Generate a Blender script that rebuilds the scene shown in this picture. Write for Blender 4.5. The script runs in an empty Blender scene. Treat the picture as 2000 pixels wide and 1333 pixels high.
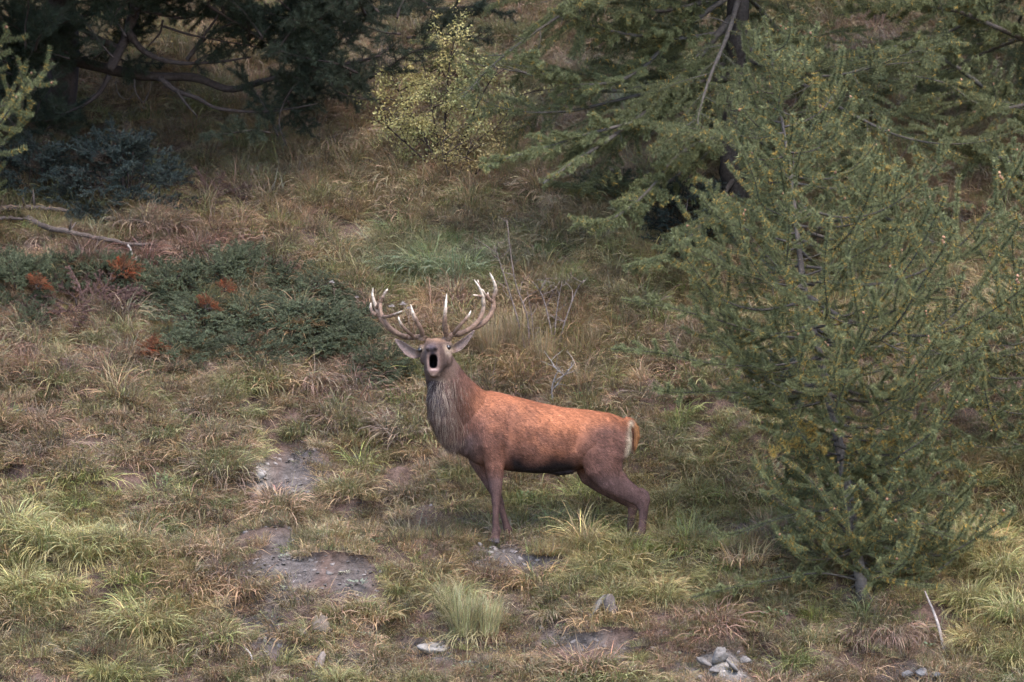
import bpy, math, random
import numpy as np
from mathutils import Vector, Matrix, Euler

# ------------------------------------------------------------------ camera, light, exposure
SC = bpy.context.scene
COL = SC.collection
PPM = 240.0            # photograph pixels per metre at the stag
CD = 45.0              # camera distance
CZ = (1055 - 666.5) / PPM
cam_d = bpy.data.cameras.new("camera")
cam_d.sensor_width = 36.0
cam_d.lens = 36.0 * CD / (2000.0 / PPM)
cam_d.clip_start = 0.5
cam_d.clip_end = 2000
cam_d.dof.use_dof = True
cam_d.dof.focus_distance = CD - 0.1
cam_d.dof.aperture_fstop = 4.0
cam = bpy.data.objects.new("camera", cam_d)
COL.objects.link(cam)
cam.location = (0, -CD, CZ)
cam.rotation_euler = (math.radians(90), 0, 0)
SC.camera = cam

SUN_EL, SUN_AZ = math.radians(58), math.radians(155)     # azimuth clockwise from +Y
w = bpy.data.worlds.new("World"); SC.world = w; w.use_nodes = True
nt = w.node_tree
sky = nt.nodes.new("ShaderNodeTexSky"); sky.sky_type = 'NISHITA'; sky.sun_disc = False
sky.sun_elevation = SUN_EL; sky.sun_rotation = SUN_AZ
sky.air_density = 1.0; sky.dust_density = 4.0; sky.ozone_density = 1.0; sky.altitude = 1800
bg = nt.nodes["Background"]; bg.inputs[1].default_value = 0.15
nt.links.new(sky.outputs[0], bg.inputs[0])
sd = bpy.data.lights.new("sun", 'SUN'); sd.energy = 1.25; sd.angle = math.radians(30); sd.color = (1.0, 0.925, 0.87)
sun = bpy.data.objects.new("sun", sd); COL.objects.link(sun)
_dir = Vector((math.sin(SUN_AZ) * math.cos(SUN_EL), math.cos(SUN_AZ) * math.cos(SUN_EL), math.sin(SUN_EL)))
sun.rotation_euler = _dir.to_track_quat('Z', 'Y').to_euler()
sun.location = (0, 0, 30)
SC.view_settings.view_transform = 'Standard'
SC.view_settings.look = 'None'
SC.view_settings.gamma = 1.0
SC.view_settings.use_curve_mapping = False
SC.view_settings.exposure = 2.95
SC.render.engine = 'CYCLES'
SC.cycles.use_denoising = True
SC.cycles.max_bounces = 3
SC.cycles.diffuse_bounces = 2
SC.cycles.transmission_bounces = 2
SC.cycles.glossy_bounces = 2
SC.cycles.transparent_max_bounces = 4
SC.cycles.use_adaptive_sampling = True
SC.cycles.adaptive_threshold = .02
SC.cycles.caustics_reflective = False
SC.cycles.caustics_refractive = False

RS = np.random.RandomState

# ------------------------------------------------------------------ noise, terrain, pixel <-> place
def _h(ix, iy, seed):
    n = (ix.astype(np.int64) * 374761393 + iy.astype(np.int64) * 668265263 + seed * 974634777) & 0x7fffffff
    n = ((n ^ (n >> 13)) * 1274126177) & 0x7fffffff
    return ((n ^ (n >> 16)) & 0xffff) / 65535.0
def vnoise(x, y, seed=0):
    x = np.asarray(x, float); y = np.asarray(y, float)
    ix = np.floor(x); iy = np.floor(y); fx = x - ix; fy = y - iy
    fx = fx * fx * (3 - 2 * fx); fy = fy * fy * (3 - 2 * fy)
    a = _h(ix, iy, seed); b = _h(ix + 1, iy, seed); c = _h(ix, iy + 1, seed); d = _h(ix + 1, iy + 1, seed)
    return (a + (b - a) * fx) * (1 - fy) + (c + (d - c) * fx) * fy
def fbm(x, y, seed=0, o=3):
    s = 0; a = 0.5; t = 0
    for i in range(o):
        s = s + a * vnoise(x * 2 ** i, y * 2 ** i, seed + i * 17); t += a; a *= .5
    return s / t

PY = [-200, -60, -12, -4, -2, -.9, -.35, .35, 1., 2.6, 5, 10, 20, 60, 200]
PZ = [-70, -27, -6.2, -2.25, -1.10, -.44, -.07, .05, .45, 1.42, 2.75, 5.45, 10.8, 31, 90]
def H(x, y):
    x = np.asarray(x, float); y = np.asarray(y, float)
    z = np.interp(y + 0.10 * np.sin(x * 1.3 + .5) * np.clip(np.abs(y) - .3, 0, 1), PY, PZ)
    near = np.exp(-((x - .45) / 1.0) ** 2 - (y / .45) ** 2)
    a = (1 - near)
    z = z + a * (0.20 * (fbm(x * .7, y * .7, 3) - .5) + 0.22 * (fbm(x * 2.1, y * 1.7, 8, 2) - .5)
                 + 0.19 * (vnoise(x * 4.2, y * 3.4, 11) - .5))
    # a hollow under the pine on the left, a hummock below it
    z = z - 0.55 * np.exp(-((x + 3.6) / 1.6) ** 2 - ((y - 6.4) / 1.0) ** 2)
    return z
def S(y): return PPM * CD / (CD + np.asarray(y, float))
def W(px, py, y):
    s = S(y)
    return Vector(((px - 1000) / s, y, CZ + (666.5 - py) / s))
def proj(x, y, z):
    s = S(y)
    return 1000 + x * s, 666.5 - (z - CZ) * s
_ys = np.linspace(-6, 30, 1500)
def G(px, py):
    s = S(_ys); zr = CZ + (666.5 - py) / s; xr = (px - 1000) / s
    d = zr - H(xr, _ys)
    k = np.argmax(d < 0)
    if k == 0: k = len(_ys) - 1
    return Vector((xr[k], _ys[k], float(H(xr[k], _ys[k]))))
def on_ground(x, y): return Vector((x, y, float(H(x, y))))

# ------------------------------------------------------------------ mesh helpers
def mesh_np(name, V, T=None, Q=None, C=None, smooth=False, mat=None):
    me = bpy.data.meshes.new(name)
    V = np.asarray(V, np.float32)
    T = np.zeros((0, 3), np.int32) if T is None or len(T) == 0 else np.asarray(T, np.int32)
    Q = np.zeros((0, 4), np.int32) if Q is None or len(Q) == 0 else np.asarray(Q, np.int32)
    me.vertices.add(len(V)); me.vertices.foreach_set('co', V.ravel())
    li = np.concatenate([T.ravel(), Q.ravel()])
    me.loops.add(len(li)); me.loops.foreach_set('vertex_index', li)
    ls = np.concatenate([np.arange(len(T)) * 3, len(T) * 3 + np.arange(len(Q)) * 4]).astype(np.int32)
    me.polygons.add(len(ls)); me.polygons.foreach_set('loop_start', ls)
    if smooth: me.polygons.foreach_set('use_smooth', np.ones(len(ls), bool))
    me.update(calc_edges=True)
    if C is not None:
        C = np.asarray(C, np.float32)
        if C.shape[1] == 3: C = np.concatenate([C, np.ones((len(C), 1), np.float32)], 1)
        at = me.attributes.new('vcol', 'FLOAT_COLOR', 'POINT'); at.data.foreach_set('color', C.ravel())
    if mat: me.materials.append(mat)
    return me

class Geo:
    def __init__(s): s.V = []; s.T = []; s.Q = []; s.C = []; s.n = 0
    def add(s, V, T=None, Q=None, C=None):
        V = np.asarray(V, float); s.V.append(V)
        if T is not None and len(T): s.T.append(np.asarray(T) + s.n)
        if Q is not None and len(Q): s.Q.append(np.asarray(Q) + s.n)
        if C is None: C = np.ones((len(V), 3))
        C = np.asarray(C, float)
        if C.ndim == 1: C = np.tile(C, (len(V), 1))
        s.C.append(C); s.n += len(V)
    def mesh(s, name, mat, smooth=False):
        cat = lambda a: np.concatenate(a) if a else None
        return mesh_np(name, np.concatenate(s.V), cat(s.T), cat(s.Q), np.concatenate(s.C), smooth, mat)

def resample(P, n):
    P = np.asarray(P, float)
    if len(P) < 3:
        t = np.linspace(0, 1, n)[:, None]; return P[0] * (1 - t) + P[-1] * t
    Pe = np.vstack([2 * P[0] - P[1], P, 2 * P[-1] - P[-2]])
    t = np.linspace(0, len(P) - 1 - 1e-6, n); i = t.astype(int); f = (t - i)[:, None]
    a, b, c, d = Pe[i], Pe[i + 1], Pe[i + 2], Pe[i + 3]
    return .5 * (2 * b + (c - a) * f + (2 * a - 5 * b + 4 * c - d) * f ** 2 + (3 * b - a - 3 * c + d) * f ** 3)
def arclen(P): return np.concatenate([[0], np.cumsum(np.linalg.norm(np.diff(P, axis=0), axis=1))])
def by_len(P, d):
    a = arclen(P); return np.stack([np.interp(d, a, P[:, k]) for k in range(3)], 1)
def unit(v): return v / (np.linalg.norm(v, axis=-1, keepdims=True) + 1e-9)

def tube(P, R, sides=6, C=None, g=None):
    P = np.asarray(P, float); n = len(P); R = np.asarray(R, float) * np.ones(n)
    tg = unit(np.gradient(P, axis=0))
    ref = np.array([0, 0, 1.]) if abs(tg[0, 2]) < .9 else np.array([1., 0, 0])
    us = []
    u = unit(np.cross(tg[0], ref))
    for i in range(n):
        u = unit(u - tg[i] * np.dot(u, tg[i])); us.append(u)
    us = np.array(us); vs = np.cross(tg, us)
    a = np.arange(sides) / sides * 2 * np.pi
    V = P[:, None] + R[:, None, None] * (np.cos(a)[None, :, None] * us[:, None] + np.sin(a)[None, :, None] * vs[:, None])
    V = V.reshape(-1, 3)
    i = np.arange(n - 1)[:, None] * sides; j = np.arange(sides)[None]; k = (j + 1) % sides
    Q = np.stack([i + j, i + k, i + sides + k, i + sides + j], -1).reshape(-1, 4)
    V = np.vstack([V, P[:1], P[-1:]]); c0 = n * sides; c1 = c0 + 1
    jj = np.arange(sides); kk = (jj + 1) % sides
    T = np.vstack([np.stack([np.full(sides, c0), kk, jj], 1), np.stack([np.full(sides, c1), (n - 1) * sides + jj, (n - 1) * sides + kk], 1)])
    if C is not None:
        C = np.asarray(C, float)
        if C.ndim == 2: C = np.vstack([np.repeat(C, sides, 0), C[:1], C[-1:]])
    if g is not None: g.add(V, T, Q, C)
    return V, T, Q, C

def loft(secs, N=28, pw=None):
    """secs: list of (centre, u, v) -> closed mesh; pw < 1 squares a section off"""
    a = np.arange(N) / N * 2 * np.pi; ex = lambda q, p: np.sign(q) * np.abs(q) ** p
    V = np.vstack([np.array(c)[None] + ex(np.cos(a), pw[i] if pw else 1)[:, None] * np.array(u)[None] + ex(np.sin(a), pw[i] if pw else 1)[:, None] * np.array(v)[None] for i, (c, u, v) in enumerate(secs)])
    n = len(secs)
    i = np.arange(n - 1)[:, None] * N; j = np.arange(N)[None]; k = (j + 1) % N
    Q = np.stack([i + j, i + k, i + N + k, i + N + j], -1).reshape(-1, 4)
    V = np.vstack([V, [secs[0][0]], [secs[-1][0]]]); c0 = n * N
    jj = np.arange(N); kk = (jj + 1) % N
    T = np.vstack([np.stack([np.full(N, c0), kk, jj], 1), np.stack([np.full(N, c0 + 1), (n - 1) * N + jj, (n - 1) * N + kk], 1)])
    return V, T, Q

def link(name, me, parent=None, loc=None):
    o = bpy.data.objects.new(name, me); COL.objects.link(o)
    if parent is not None: o.parent = parent
    if loc is not None: o.location = loc
    return o
def tag(o, label=None, cat=None, group=None, kind=None):
    if label: o['label'] = label
    if cat: o['category'] = cat
    if group: o['group'] = group
    if kind: o['kind'] = kind
    return o
def thing(name, loc, label, cat, group=None):
    o = bpy.data.objects.new(name, None); COL.objects.link(o); o.location = loc; o.empty_display_size = .1
    return tag(o, label, cat, group)

# ------------------------------------------------------------------ materials
def nodes_mat(name):
    m = bpy.data.materials.new(name); m.use_nodes = True
    t = m.node_tree; t.nodes.clear()
    out = t.nodes.new("ShaderNodeOutputMaterial")
    return m, t, out
def N_(t, typ, **kw):
    n = t.nodes.new(typ)
    for k, v in kw.items(): setattr(n, k, v)
    return n
def mul(t, a, b):
    m = N_(t, "ShaderNodeMix", data_type='RGBA', blend_type='MULTIPLY'); m.inputs[0].default_value = 1
    t.links.new(a, m.inputs[6]); t.links.new(b, m.inputs[7]); return m.outputs[2]
def leaf_mat(name, tint=None, trans=.3, rough=.6, spec=.2):
    m, t, out = nodes_mat(name)
    a = N_(t, "ShaderNodeAttribute", attribute_name='vcol')
    col = a.outputs['Color']
    if tint == 'instancer':
        b = N_(t, "ShaderNodeAttribute", attribute_name='tint', attribute_type='INSTANCER'); col = mul(t, col, b.outputs['Color'])
    elif tint == 'object':
        b = N_(t, "ShaderNodeObjectInfo"); col = mul(t, col, b.outputs['Color'])
    p = N_(t, "ShaderNodeBsdfPrincipled"); p.inputs['Roughness'].default_value = rough; p.inputs['Specular IOR Level'].default_value = spec
    t.links.new(col, p.inputs['Base Color'])
    if trans > 0:
        tr = N_(t, "ShaderNodeBsdfTranslucent"); t.links.new(col, tr.inputs[0])
        mx = N_(t, "ShaderNodeMixShader"); mx.inputs[0].default_value = trans
        t.links.new(p.outputs[0], mx.inputs[1]); t.links.new(tr.outputs[0], mx.inputs[2]); t.links.new(mx.outputs[0], out.inputs[0])
    else: t.links.new(p.outputs[0], out.inputs[0])
    return m
def rough_mat(name, scale=30., lo=.6, hi=1.35, bump=.4, bscale=60., rough=.85, spec=.25, dist=.01, coord='Object', tint=None, stretch=None):
    """vertex pigment broken up by noise, with fine relief"""
    m, t, out = nodes_mat(name)
    a = N_(t, "ShaderNodeAttribute", attribute_name='vcol')
    tc = N_(t, "ShaderNodeTexCoord"); src = tc.outputs[coord]
    if stretch:
        mp = N_(t, "ShaderNodeMapping"); mp.inputs['Scale'].default_value = stretch; t.links.new(src, mp.inputs[0]); src = mp.outputs[0]
    n1 = N_(t, "ShaderNodeTexNoise"); n1.inputs['Scale'].default_value = scale; n1.inputs['Detail'].default_value = 6; n1.inputs['Roughness'].default_value = .7
    t.links.new(src, n1.inputs['Vector'])
    r = N_(t, "ShaderNodeMapRange"); r.inputs[1].default_value = .3; r.inputs[2].default_value = .7; r.inputs[3].default_value = lo; r.inputs[4].default_value = hi
    t.links.new(n1.outputs['Fac'], r.inputs[0])
    cb = N_(t, "ShaderNodeCombineColor")
    for k in range(3): t.links.new(r.outputs[0], cb.inputs[k])
    col = mul(t, a.outputs['Color'], cb.outputs[0])
    if tint == 'instancer':
        b = N_(t, "ShaderNodeAttribute", attribute_name='tint', attribute_type='INSTANCER'); col = mul(t, col, b.outputs['Color'])
    n2 = N_(t, "ShaderNodeTexNoise"); n2.inputs['Scale'].default_value = bscale; n2.inputs['Detail'].default_value = 5
    t.links.new(src, n2.inputs['Vector'])
    bp = N_(t, "ShaderNodeBump"); bp.inputs['Strength'].default_value = bump; bp.inputs['Distance'].default_value = dist
    t.links.new(n2.outputs['Fac'], bp.inputs['Height'])
    p = N_(t, "ShaderNodeBsdfPrincipled"); p.inputs['Roughness'].default_value = rough; p.inputs['Specular IOR Level'].default_value = spec
    t.links.new(col, p.inputs['Base Color']); t.links.new(bp.outputs[0], p.inputs['Normal']); t.links.new(p.outputs[0], out.inputs[0])
    return m
M_TURF = leaf_mat("turf_blades", 'instancer', .25, .55, .2)
M_TUS = leaf_mat("tussock_blades", 'object', .25, .5, .22)
M_NEEDLE = leaf_mat("conifer_needles", None, .2, .6, .08)
M_LEAF = leaf_mat("shrub_leaves", None, .35, .5, .3)
M_BARK = rough_mat("bark", 35, .5, 1.5, .8, 70, .9, .05, .01)
M_SOIL = rough_mat("soil", 14, .45, 1.55, 1.0, 45, .95, .05, .03)
M_STONE = rough_mat("stone", 14, .65, 1.35, .8, 40, .85, .25, .012)
M_CHIP = rough_mat("shale_chip", 25, .7, 1.3, .4, 60, .85, .25, .006, 'Object', 'instancer')
M_COAT = rough_mat("deer_coat", 55, .62, 1.38, .5, 120, .85, .05, .005, 'Object', None, (1, 1, 2.2))
M_HAIR = leaf_mat("deer_hair", None, .12, .6, .10)
M_ANTLER = rough_mat("antler", 60, .45, 1.5, .9, 110, .65, .12, .006)
def gloss_mat(name, c, rough, spec=.6):
    m, t, out = nodes_mat(name)
    p = N_(t, "ShaderNodeBsdfPrincipled"); p.inputs['Roughness'].default_value = rough; p.inputs['Specular IOR Level'].default_value = spec
    nz = N_(t, "ShaderNodeTexNoise"); nz.inputs['Scale'].default_value = 40
    r = N_(t, "ShaderNodeMix", data_type='RGBA'); r.inputs[6].default_value = (*[k * .7 for k in c], 1); r.inputs[7].default_value = (*[k * 1.3 for k in c], 1)
    t.links.new(nz.outputs[0], r.inputs[0]); t.links.new(r.outputs[2], p.inputs['Base Color']); t.links.new(p.outputs[0], out.inputs[0]); return m
M_EYE = gloss_mat("eye", (.010, .007, .006), .12, .35)

# ------------------------------------------------------------------ the ground
BARE = [(590, 925, 55, 70), (555, 1110, 85, 95), (685, 1125, 60, 55), (515, 1235, 45, 70), (1385, 1295, 115, 42), (1790, 1312, 85, 30),
        (705, 1010, 40, 35), (1010, 1088, 110, 16), (900, 1262, 140, 34), (640, 1290, 60, 40), (505, 930, 30, 40), (1120, 1240, 90, 30),
        (240, 1010, 30, 20), (1230, 1270, 50, 35), (60, 705, 60, 14), (470, 1190, 40, 40), (978, 1066, 48, 13)]
def blobs(px, py, L):
    s = 0
    for b in L: s = np.maximum(s, np.exp(-((px - b[0]) / b[2]) ** 2 - ((py - b[1]) / b[3]) ** 2))
    return s
xs = np.concatenate([[-100, -50, -25, -14], np.arange(-9, 9.01, .05), [14, 25, 50, 100]])
ys = np.concatenate([[-60, -44, -25, -14, -9], np.arange(-6, 14.01, .05), [15, 16, 18, 21, 26, 35, 50, 70]])
GX, GY = np.meshgrid(xs, ys); GZ = H(GX, GY)
ppx, ppy = proj(GX.ravel(), np.clip(GY.ravel(), -20, None), GZ.ravel())
bare = blobs(ppx, ppy, BARE) * (.6 + .8 * fbm(GX.ravel() * 3, GY.ravel() * 3, 40))
bare = np.clip(bare, 0, 1)
GZ = GZ - .05 * bare.reshape(GZ.shape) * (np.abs(GY) < 6) + .025 * (vnoise(GX * 14, GY * 12, 51) - .5)
nx_, ny_ = len(xs), len(ys)
i = np.arange(ny_ - 1)[:, None] * nx_; j = np.arange(nx_ - 1)[None]
Q = np.stack([i + j, i + j + 1, i + nx_ + j + 1, i + nx_ + j], -1).reshape(-1, 4)
humus = np.array([.050, .036, .027]); shale = np.array([.060, .050, .045]); red = np.array([.078, .048, .038])
f1 = fbm(GX.ravel() * 1.3, GY.ravel() * 1.3, 60)[:, None]
gc = humus * (1 - f1) + red * f1
bb = np.clip((bare - .3) * 2.2, 0, 1)[:, None]
gc = gc * (1 - bb) + (shale * (.7 + .6 * fbm(GX.ravel() * 6, GY.ravel() * 6, 61)[:, None])) * bb
pale = blobs(ppx, ppy, [(505, 925, 26, 36), (60, 690, 50, 20), (1410, 1298, 45, 25)])[:, None]
gc = gc * (1 - pale) + np.array([.15, .132, .115]) * pale
me = mesh_np("ground", np.stack([GX.ravel(), GY.ravel(), GZ.ravel()], 1), None, Q, gc, True, M_SOIL)
ground = tag(link("ground", me), "grassy mountainside of soil and grey shale rising behind the stag", "ground", None, "structure")

# ------------------------------------------------------------------ grass blades
def blades(n, spread, L0, L1, e0, e1, width, segs, rng, out=.8, down=0., colf=None, g=None):
    """n blades; e0/e1 start and end elevation (degrees, mean); down = downhill bias (towards -y)"""
    r = spread * np.sqrt(rng.rand(n)); az0 = rng.rand(n) * 2 * np.pi
    root = np.stack([r * np.cos(az0), r * np.sin(az0), -.01 + 0 * r], 1)
    az = az0 + rng.randn(n) * (1.6 * (1 - out) + .35)
    d = np.stack([np.cos(az), np.sin(az)], 1)
    d[:, 1] -= down; d = unit(d)
    L = L0 + (L1 - L0) * rng.rand(n) ** 1.3
    a0 = np.radians(np.clip(e0 + rng.randn(n) * 14, 10, 90)); a1 = np.radians(e1 + rng.randn(n) * 28)
    m = segs + 1
    P = np.zeros((n, m, 3)); P[:, 0] = root
    for k in range(1, m):
        f = (k - .5) / segs; e = a0 * (1 - f ** 1.2) + a1 * f ** 1.2
        st = (L / segs)[:, None]
        P[:, k] = P[:, k - 1] + st * np.stack([np.cos(e) * d[:, 0], np.cos(e) * d[:, 1], np.sin(e)], 1)
    side = np.stack([-d[:, 1], d[:, 0], 0 * r], 1)
    tw = rng.randn(n, 1) * .7; side = unit(side + np.concatenate([0 * d, tw], 1) + np.concatenate([d * tw * .6, 0 * tw], 1))
    wd = width * (.6 + .8 * rng.rand(n))
    verts = []; t_ = []
    for k in range(m - 1):
        ww = (wd * (1 - .75 * (k / segs) ** 1.5))[:, None] * .5
        verts += [P[:, k] - side * ww, P[:, k] + side * ww]; t_ += [k / segs] * 2
    verts.append(P[:, -1]); t_.append(1.)
    V = np.stack(verts, 1); nv = V.shape[1]
    base = np.arange(n)[:, None, None] * nv
    q = np.array([[2 * k, 2 * k + 1, 2 * k + 3, 2 * k + 2] for k in range(m - 2)]).reshape(-1, 4)
    Q = (base + q[None]).reshape(-1, 4) if len(q) else None
    T = (base + np.array([[2 * (m - 2), 2 * (m - 2) + 1, nv - 1]])[None]).reshape(-1, 3)
    C = colf(n, np.array(t_), rng)
    g.add(V.reshape(-1, 3), T, Q, C.reshape(-1, 3))
    return g
STRAW = np.array([1.52, 1.32, 1.15])
def colour_live(straw=.25, tip=.5, dark=.5):
    def f(n, t, rng):
        v = (dark + (1.45 - dark) * rng.rand(n, 1, 1))
        s = (rng.rand(n, 1, 1) < straw).astype(float) * (.4 + .6 * rng.rand(n, 1, 1))
        tp = tip * np.clip((t[None, :, None] - .45) / .55, 0, 1) * rng.rand(n, 1, 1)
        s = np.clip(s + tp, 0, 1)
        hue = 1 + rng.randn(n, 1, 3) * .08
        return v * hue * (1 - s + s * STRAW[None, None])
    return f
def colour_dead(n, t, rng):
    v = .55 + .8 * rng.rand(n, 1, 1)
    c = np.where(rng.rand(n, 1, 1) < .5, np.array([1.48, 1.30, 1.25]), np.array([1.15, 1.00, 1.10]))
    return v * c * np.ones((1, len(t), 1))

# prototypes for the turf (kept out of the scene; instanced by the turf object)
PROTO = bpy.data.collections.new("turf_tufts")
def proto(name, me):
    o = bpy.data.objects.new(name, me); PROTO.objects.link(o); return o
rng = RS(5)
SLOPE = .54
def shift(g0, g, dx, dy, sc, tintm):
    V = np.concatenate(g0.V) * sc; C = np.concatenate(g0.C) * tintm
    V = V + np.array([dx, dy, dy * SLOPE])
    g.add(V, np.concatenate(g0.T), np.concatenate(g0.Q), C)
HUES = [np.array(h) for h in ((1., 1., 1.), (1.18, 1.04, .90), (.85, 1.03, .80), (1.32, 1.20, 1.15), (.70, .68, .74), (1.05, .88, .90), (.92, 1.10, .75))]
for k in range(8):     # 0-7: patches of turf, half a metre across, moulded to the slope
    g = Geo()
    for q in range(26):
        g0 = Geo(); big = rng.rand()
        dx, dy = (rng.rand(2) - .5) * .50
        nb = int(40 + 50 * big)
        blades(nb, .06 + .03 * big, .035 + .03 * big, .085 + .11 * big, 66, 0 - 15 * big, .0042, 2, rng, .65, .2, colour_live(.3, .6), g0)
        blades(16, .08, .05, .13, 26, -30, .0042, 2, rng, .6, .5, colour_dead, g0)
        shift(g0, g, dx, dy, 1, HUES[rng.randint(len(HUES))] * (.75 + .5 * rng.rand()))
    proto("tuft_%02d" % k, g.mesh("tuft", M_TURF))
for k in range(3):     # 8-10 long grass
    g = Geo(); blades(90, .09, .20, .46, 76, -15, .0055, 4, rng, .75, .25, colour_live(.35, .5), g)
    blades(45, .11, .18, .40, 35, -40, .005, 3, rng, .75, .8, colour_dead, g)
    proto("tuft_%02d" % (8 + k), g.mesh("tuft", M_TURF))
for k in range(2):     # 11-12 medium tuft
    g = Geo(); blades(150, .11, .07, .19, 68, -20, .005, 3, rng, .75, .2, colour_live(.25, .6), g)
    blades(50, .10, .10, .22, 30, -45, .0045, 3, rng, .75, .6, colour_dead, g)
    proto("tuft_%02d" % (11 + k), g.mesh("tuft", M_TURF))
for k in range(3):     # 13-15 small leafy herb rosettes
    g = Geo(); n = 26
    r = .05 * np.sqrt(rng.rand(n)); az = rng.rand(n) * 6.283
    c = np.stack([r * np.cos(az), r * np.sin(az), .015 + .035 * rng.rand(n)], 1)
    d = unit(np.stack([np.cos(az), np.sin(az), .25 + .5 * rng.rand(n)], 1)); s_ = unit(np.cross(d, [0, 0, 1])); L = (.018 + .02 * rng.rand(n))[:, None]
    V = np.stack([c, c + d * L * .5 + s_ * L * .28, c + d * L, c + d * L * .5 - s_ * L * .28], 1).reshape(-1, 3)
    Q = np.arange(n * 4).reshape(n, 4)
    C = np.repeat((.7 + .6 * rng.rand(n, 1)) * np.ones((1, 3)), 4, 0)
    g.add(V, None, Q, C); proto("tuft_%02d" % (13 + k), g.mesh("tuft", M_TURF))
for k in range(4):     # 16-19 shale chips
    n = 9; a = np.sort(rng.rand(n)) * 6.283; rr = .5 + .5 * rng.rand(n)
    V = np.vstack([np.stack([rr * np.cos(a), .7 * rr * np.sin(a), 0 * a + .18], 1), np.stack([1.1 * rr * np.cos(a), .8 * rr * np.sin(a), 0 * a - .2], 1), [[0, 0, .24]]])
    jj = np.arange(n); kk = (jj + 1) % n
    T = np.stack([jj, kk, np.full(n, 2 * n)], 1); Qd = np.stack([jj + n, kk + n, kk, jj], 1)
    proto("tuft_%02d" % (16 + k), mesh_np("chip", V * .018, T, Qd, np.ones((len(V), 3)), False, M_CHIP))

def gn_scatter(name, P, rot, scl, idx, tint, label, cat):
    n = len(P)
    me = bpy.data.meshes.new(name); me.vertices.add(n); me.vertices.foreach_set('co', np.asarray(P, np.float32).ravel())
    a = me.attributes.new('rot', 'FLOAT_VECTOR', 'POINT'); a.data.foreach_set('vector', np.asarray(rot, np.float32).ravel())
    a = me.attributes.new('scl', 'FLOAT_VECTOR', 'POINT'); a.data.foreach_set('vector', np.asarray(scl, np.float32).ravel())
    a = me.attributes.new('idx', 'INT', 'POINT'); a.data.foreach_set('value', np.asarray(idx, np.int32))
    a = me.attributes.new('tint', 'FLOAT_COLOR', 'POINT')
    a.data.foreach_set('color', np.concatenate([tint, np.ones((n, 1))], 1).astype(np.float32).ravel())
    o = link(name, me)
    t = bpy.data.node_groups.new(name, 'GeometryNodeTree')
    t.interface.new_socket("Geometry", in_out='INPUT', socket_type='NodeSocketGeometry')
    t.interface.new_socket("Geometry", in_out='OUTPUT', socket_type='NodeSocketGeometry')
    gi = t.nodes.new("NodeGroupInput"); go = t.nodes.new("NodeGroupOutput")
    ci = t.nodes.new("GeometryNodeCollectionInfo"); ci.inputs[0].default_value = PROTO; ci.inputs[1].default_value = True; ci.inputs[2].default_value = True
    ip = t.nodes.new("GeometryNodeInstanceOnPoints"); ip.inputs['Pick Instance'].default_value = True
    def attr(nm, ty):
        q = t.nodes.new("GeometryNodeInputNamedAttribute"); q.data_type = ty; q.inputs[0].default_value = nm; return q.outputs[0]
    t.links.new(gi.outputs[0], ip.inputs['Points']); t.links.new(ci.outputs[0], ip.inputs['Instance'])
    t.links.new(attr('idx', 'INT'), ip.inputs['Instance Index']); t.links.new(attr('rot', 'FLOAT_VECTOR'), ip.inputs['Rotation'])
    t.links.new(attr('scl', 'FLOAT_VECTOR'), ip.inputs['Scale']); t.links.new(ip.outputs[0], go.inputs[0])
    md = o.modifiers.new("scatter", 'NODES'); md.node_group = t
    return tag(o, label, cat, None, 'stuff')

# colour of the grass from place to place (pixel positions of the patches in the photograph)
OLIVE = np.array([.140, .114, .070]); STR = np.array([.222, .178, .115]); GRN = np.array([.118, .119, .052]); RUST = np.array([.138, .096, .074])
BLUEG = np.array([.105, .122, .068]); BRT = np.array([.172, .158, .068]); DUN = np.array([.155, .115, .082]); GOLD = np.array([.176, .136, .078])
TINTS = [(110, 1030, 170, 100, BRT, .9), (280, 1190, 90, 70, BRT, .8), (60, 1130, 130, 60, BRT, .7), (780, 1125, 70, 45, BRT, .8),
         (1080, 990, 150, 50, GRN * .9, .9), (1340, 960, 170, 90, BRT * .9, .8), (1250, 1090, 180, 75, BRT, .8), (1600, 1190, 300, 70, GRN, .8),
         (1940, 1130, 140, 170, BRT, .8), (1390, 830, 100, 60, GRN, .9), (840, 480, 150, 70, BLUEG, .95), (1120, 470, 150, 70, BLUEG * 1.1, .8),
         (80, 690, 190, 60, DUN, .9), (610, 715, 70, 40, DUN, .9), (1060, 700, 190, 90, GOLD * .85, .9), (350, 480, 200, 50, RUST, .8), (150, 520, 220, 60, RUST * .8, .7),
         (1150, 300, 250, 130, STR, .85), (650, 240, 220, 120, STR * .9, .8), (1280, 300, 80, 90, STR * 1.15, .8), (760, 400, 260, 80, OLIVE * 1.05, .7), (1000, 400, 200, 70, OLIVE * 1.1, .6),
         (1750, 1250, 120, 50, DUN, .8), (1400, 1230, 150, 40, DUN, .7), (950, 1180, 90, 60, STR * .8, .6), (450, 960, 150, 100, OLIVE * .9, .5), (1850, 560, 200, 100, STR * .9, .6),
         (200, 330, 300, 90, OLIVE * .6, .8), (1950, 900, 120, 80, BRT, .6), (1300, 560, 150, 80, GRN * .8, .6), (1700, 620, 300, 140, GRN * .8, .5)]  # first patch: grass under the pine darkened to stand in for shade
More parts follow.
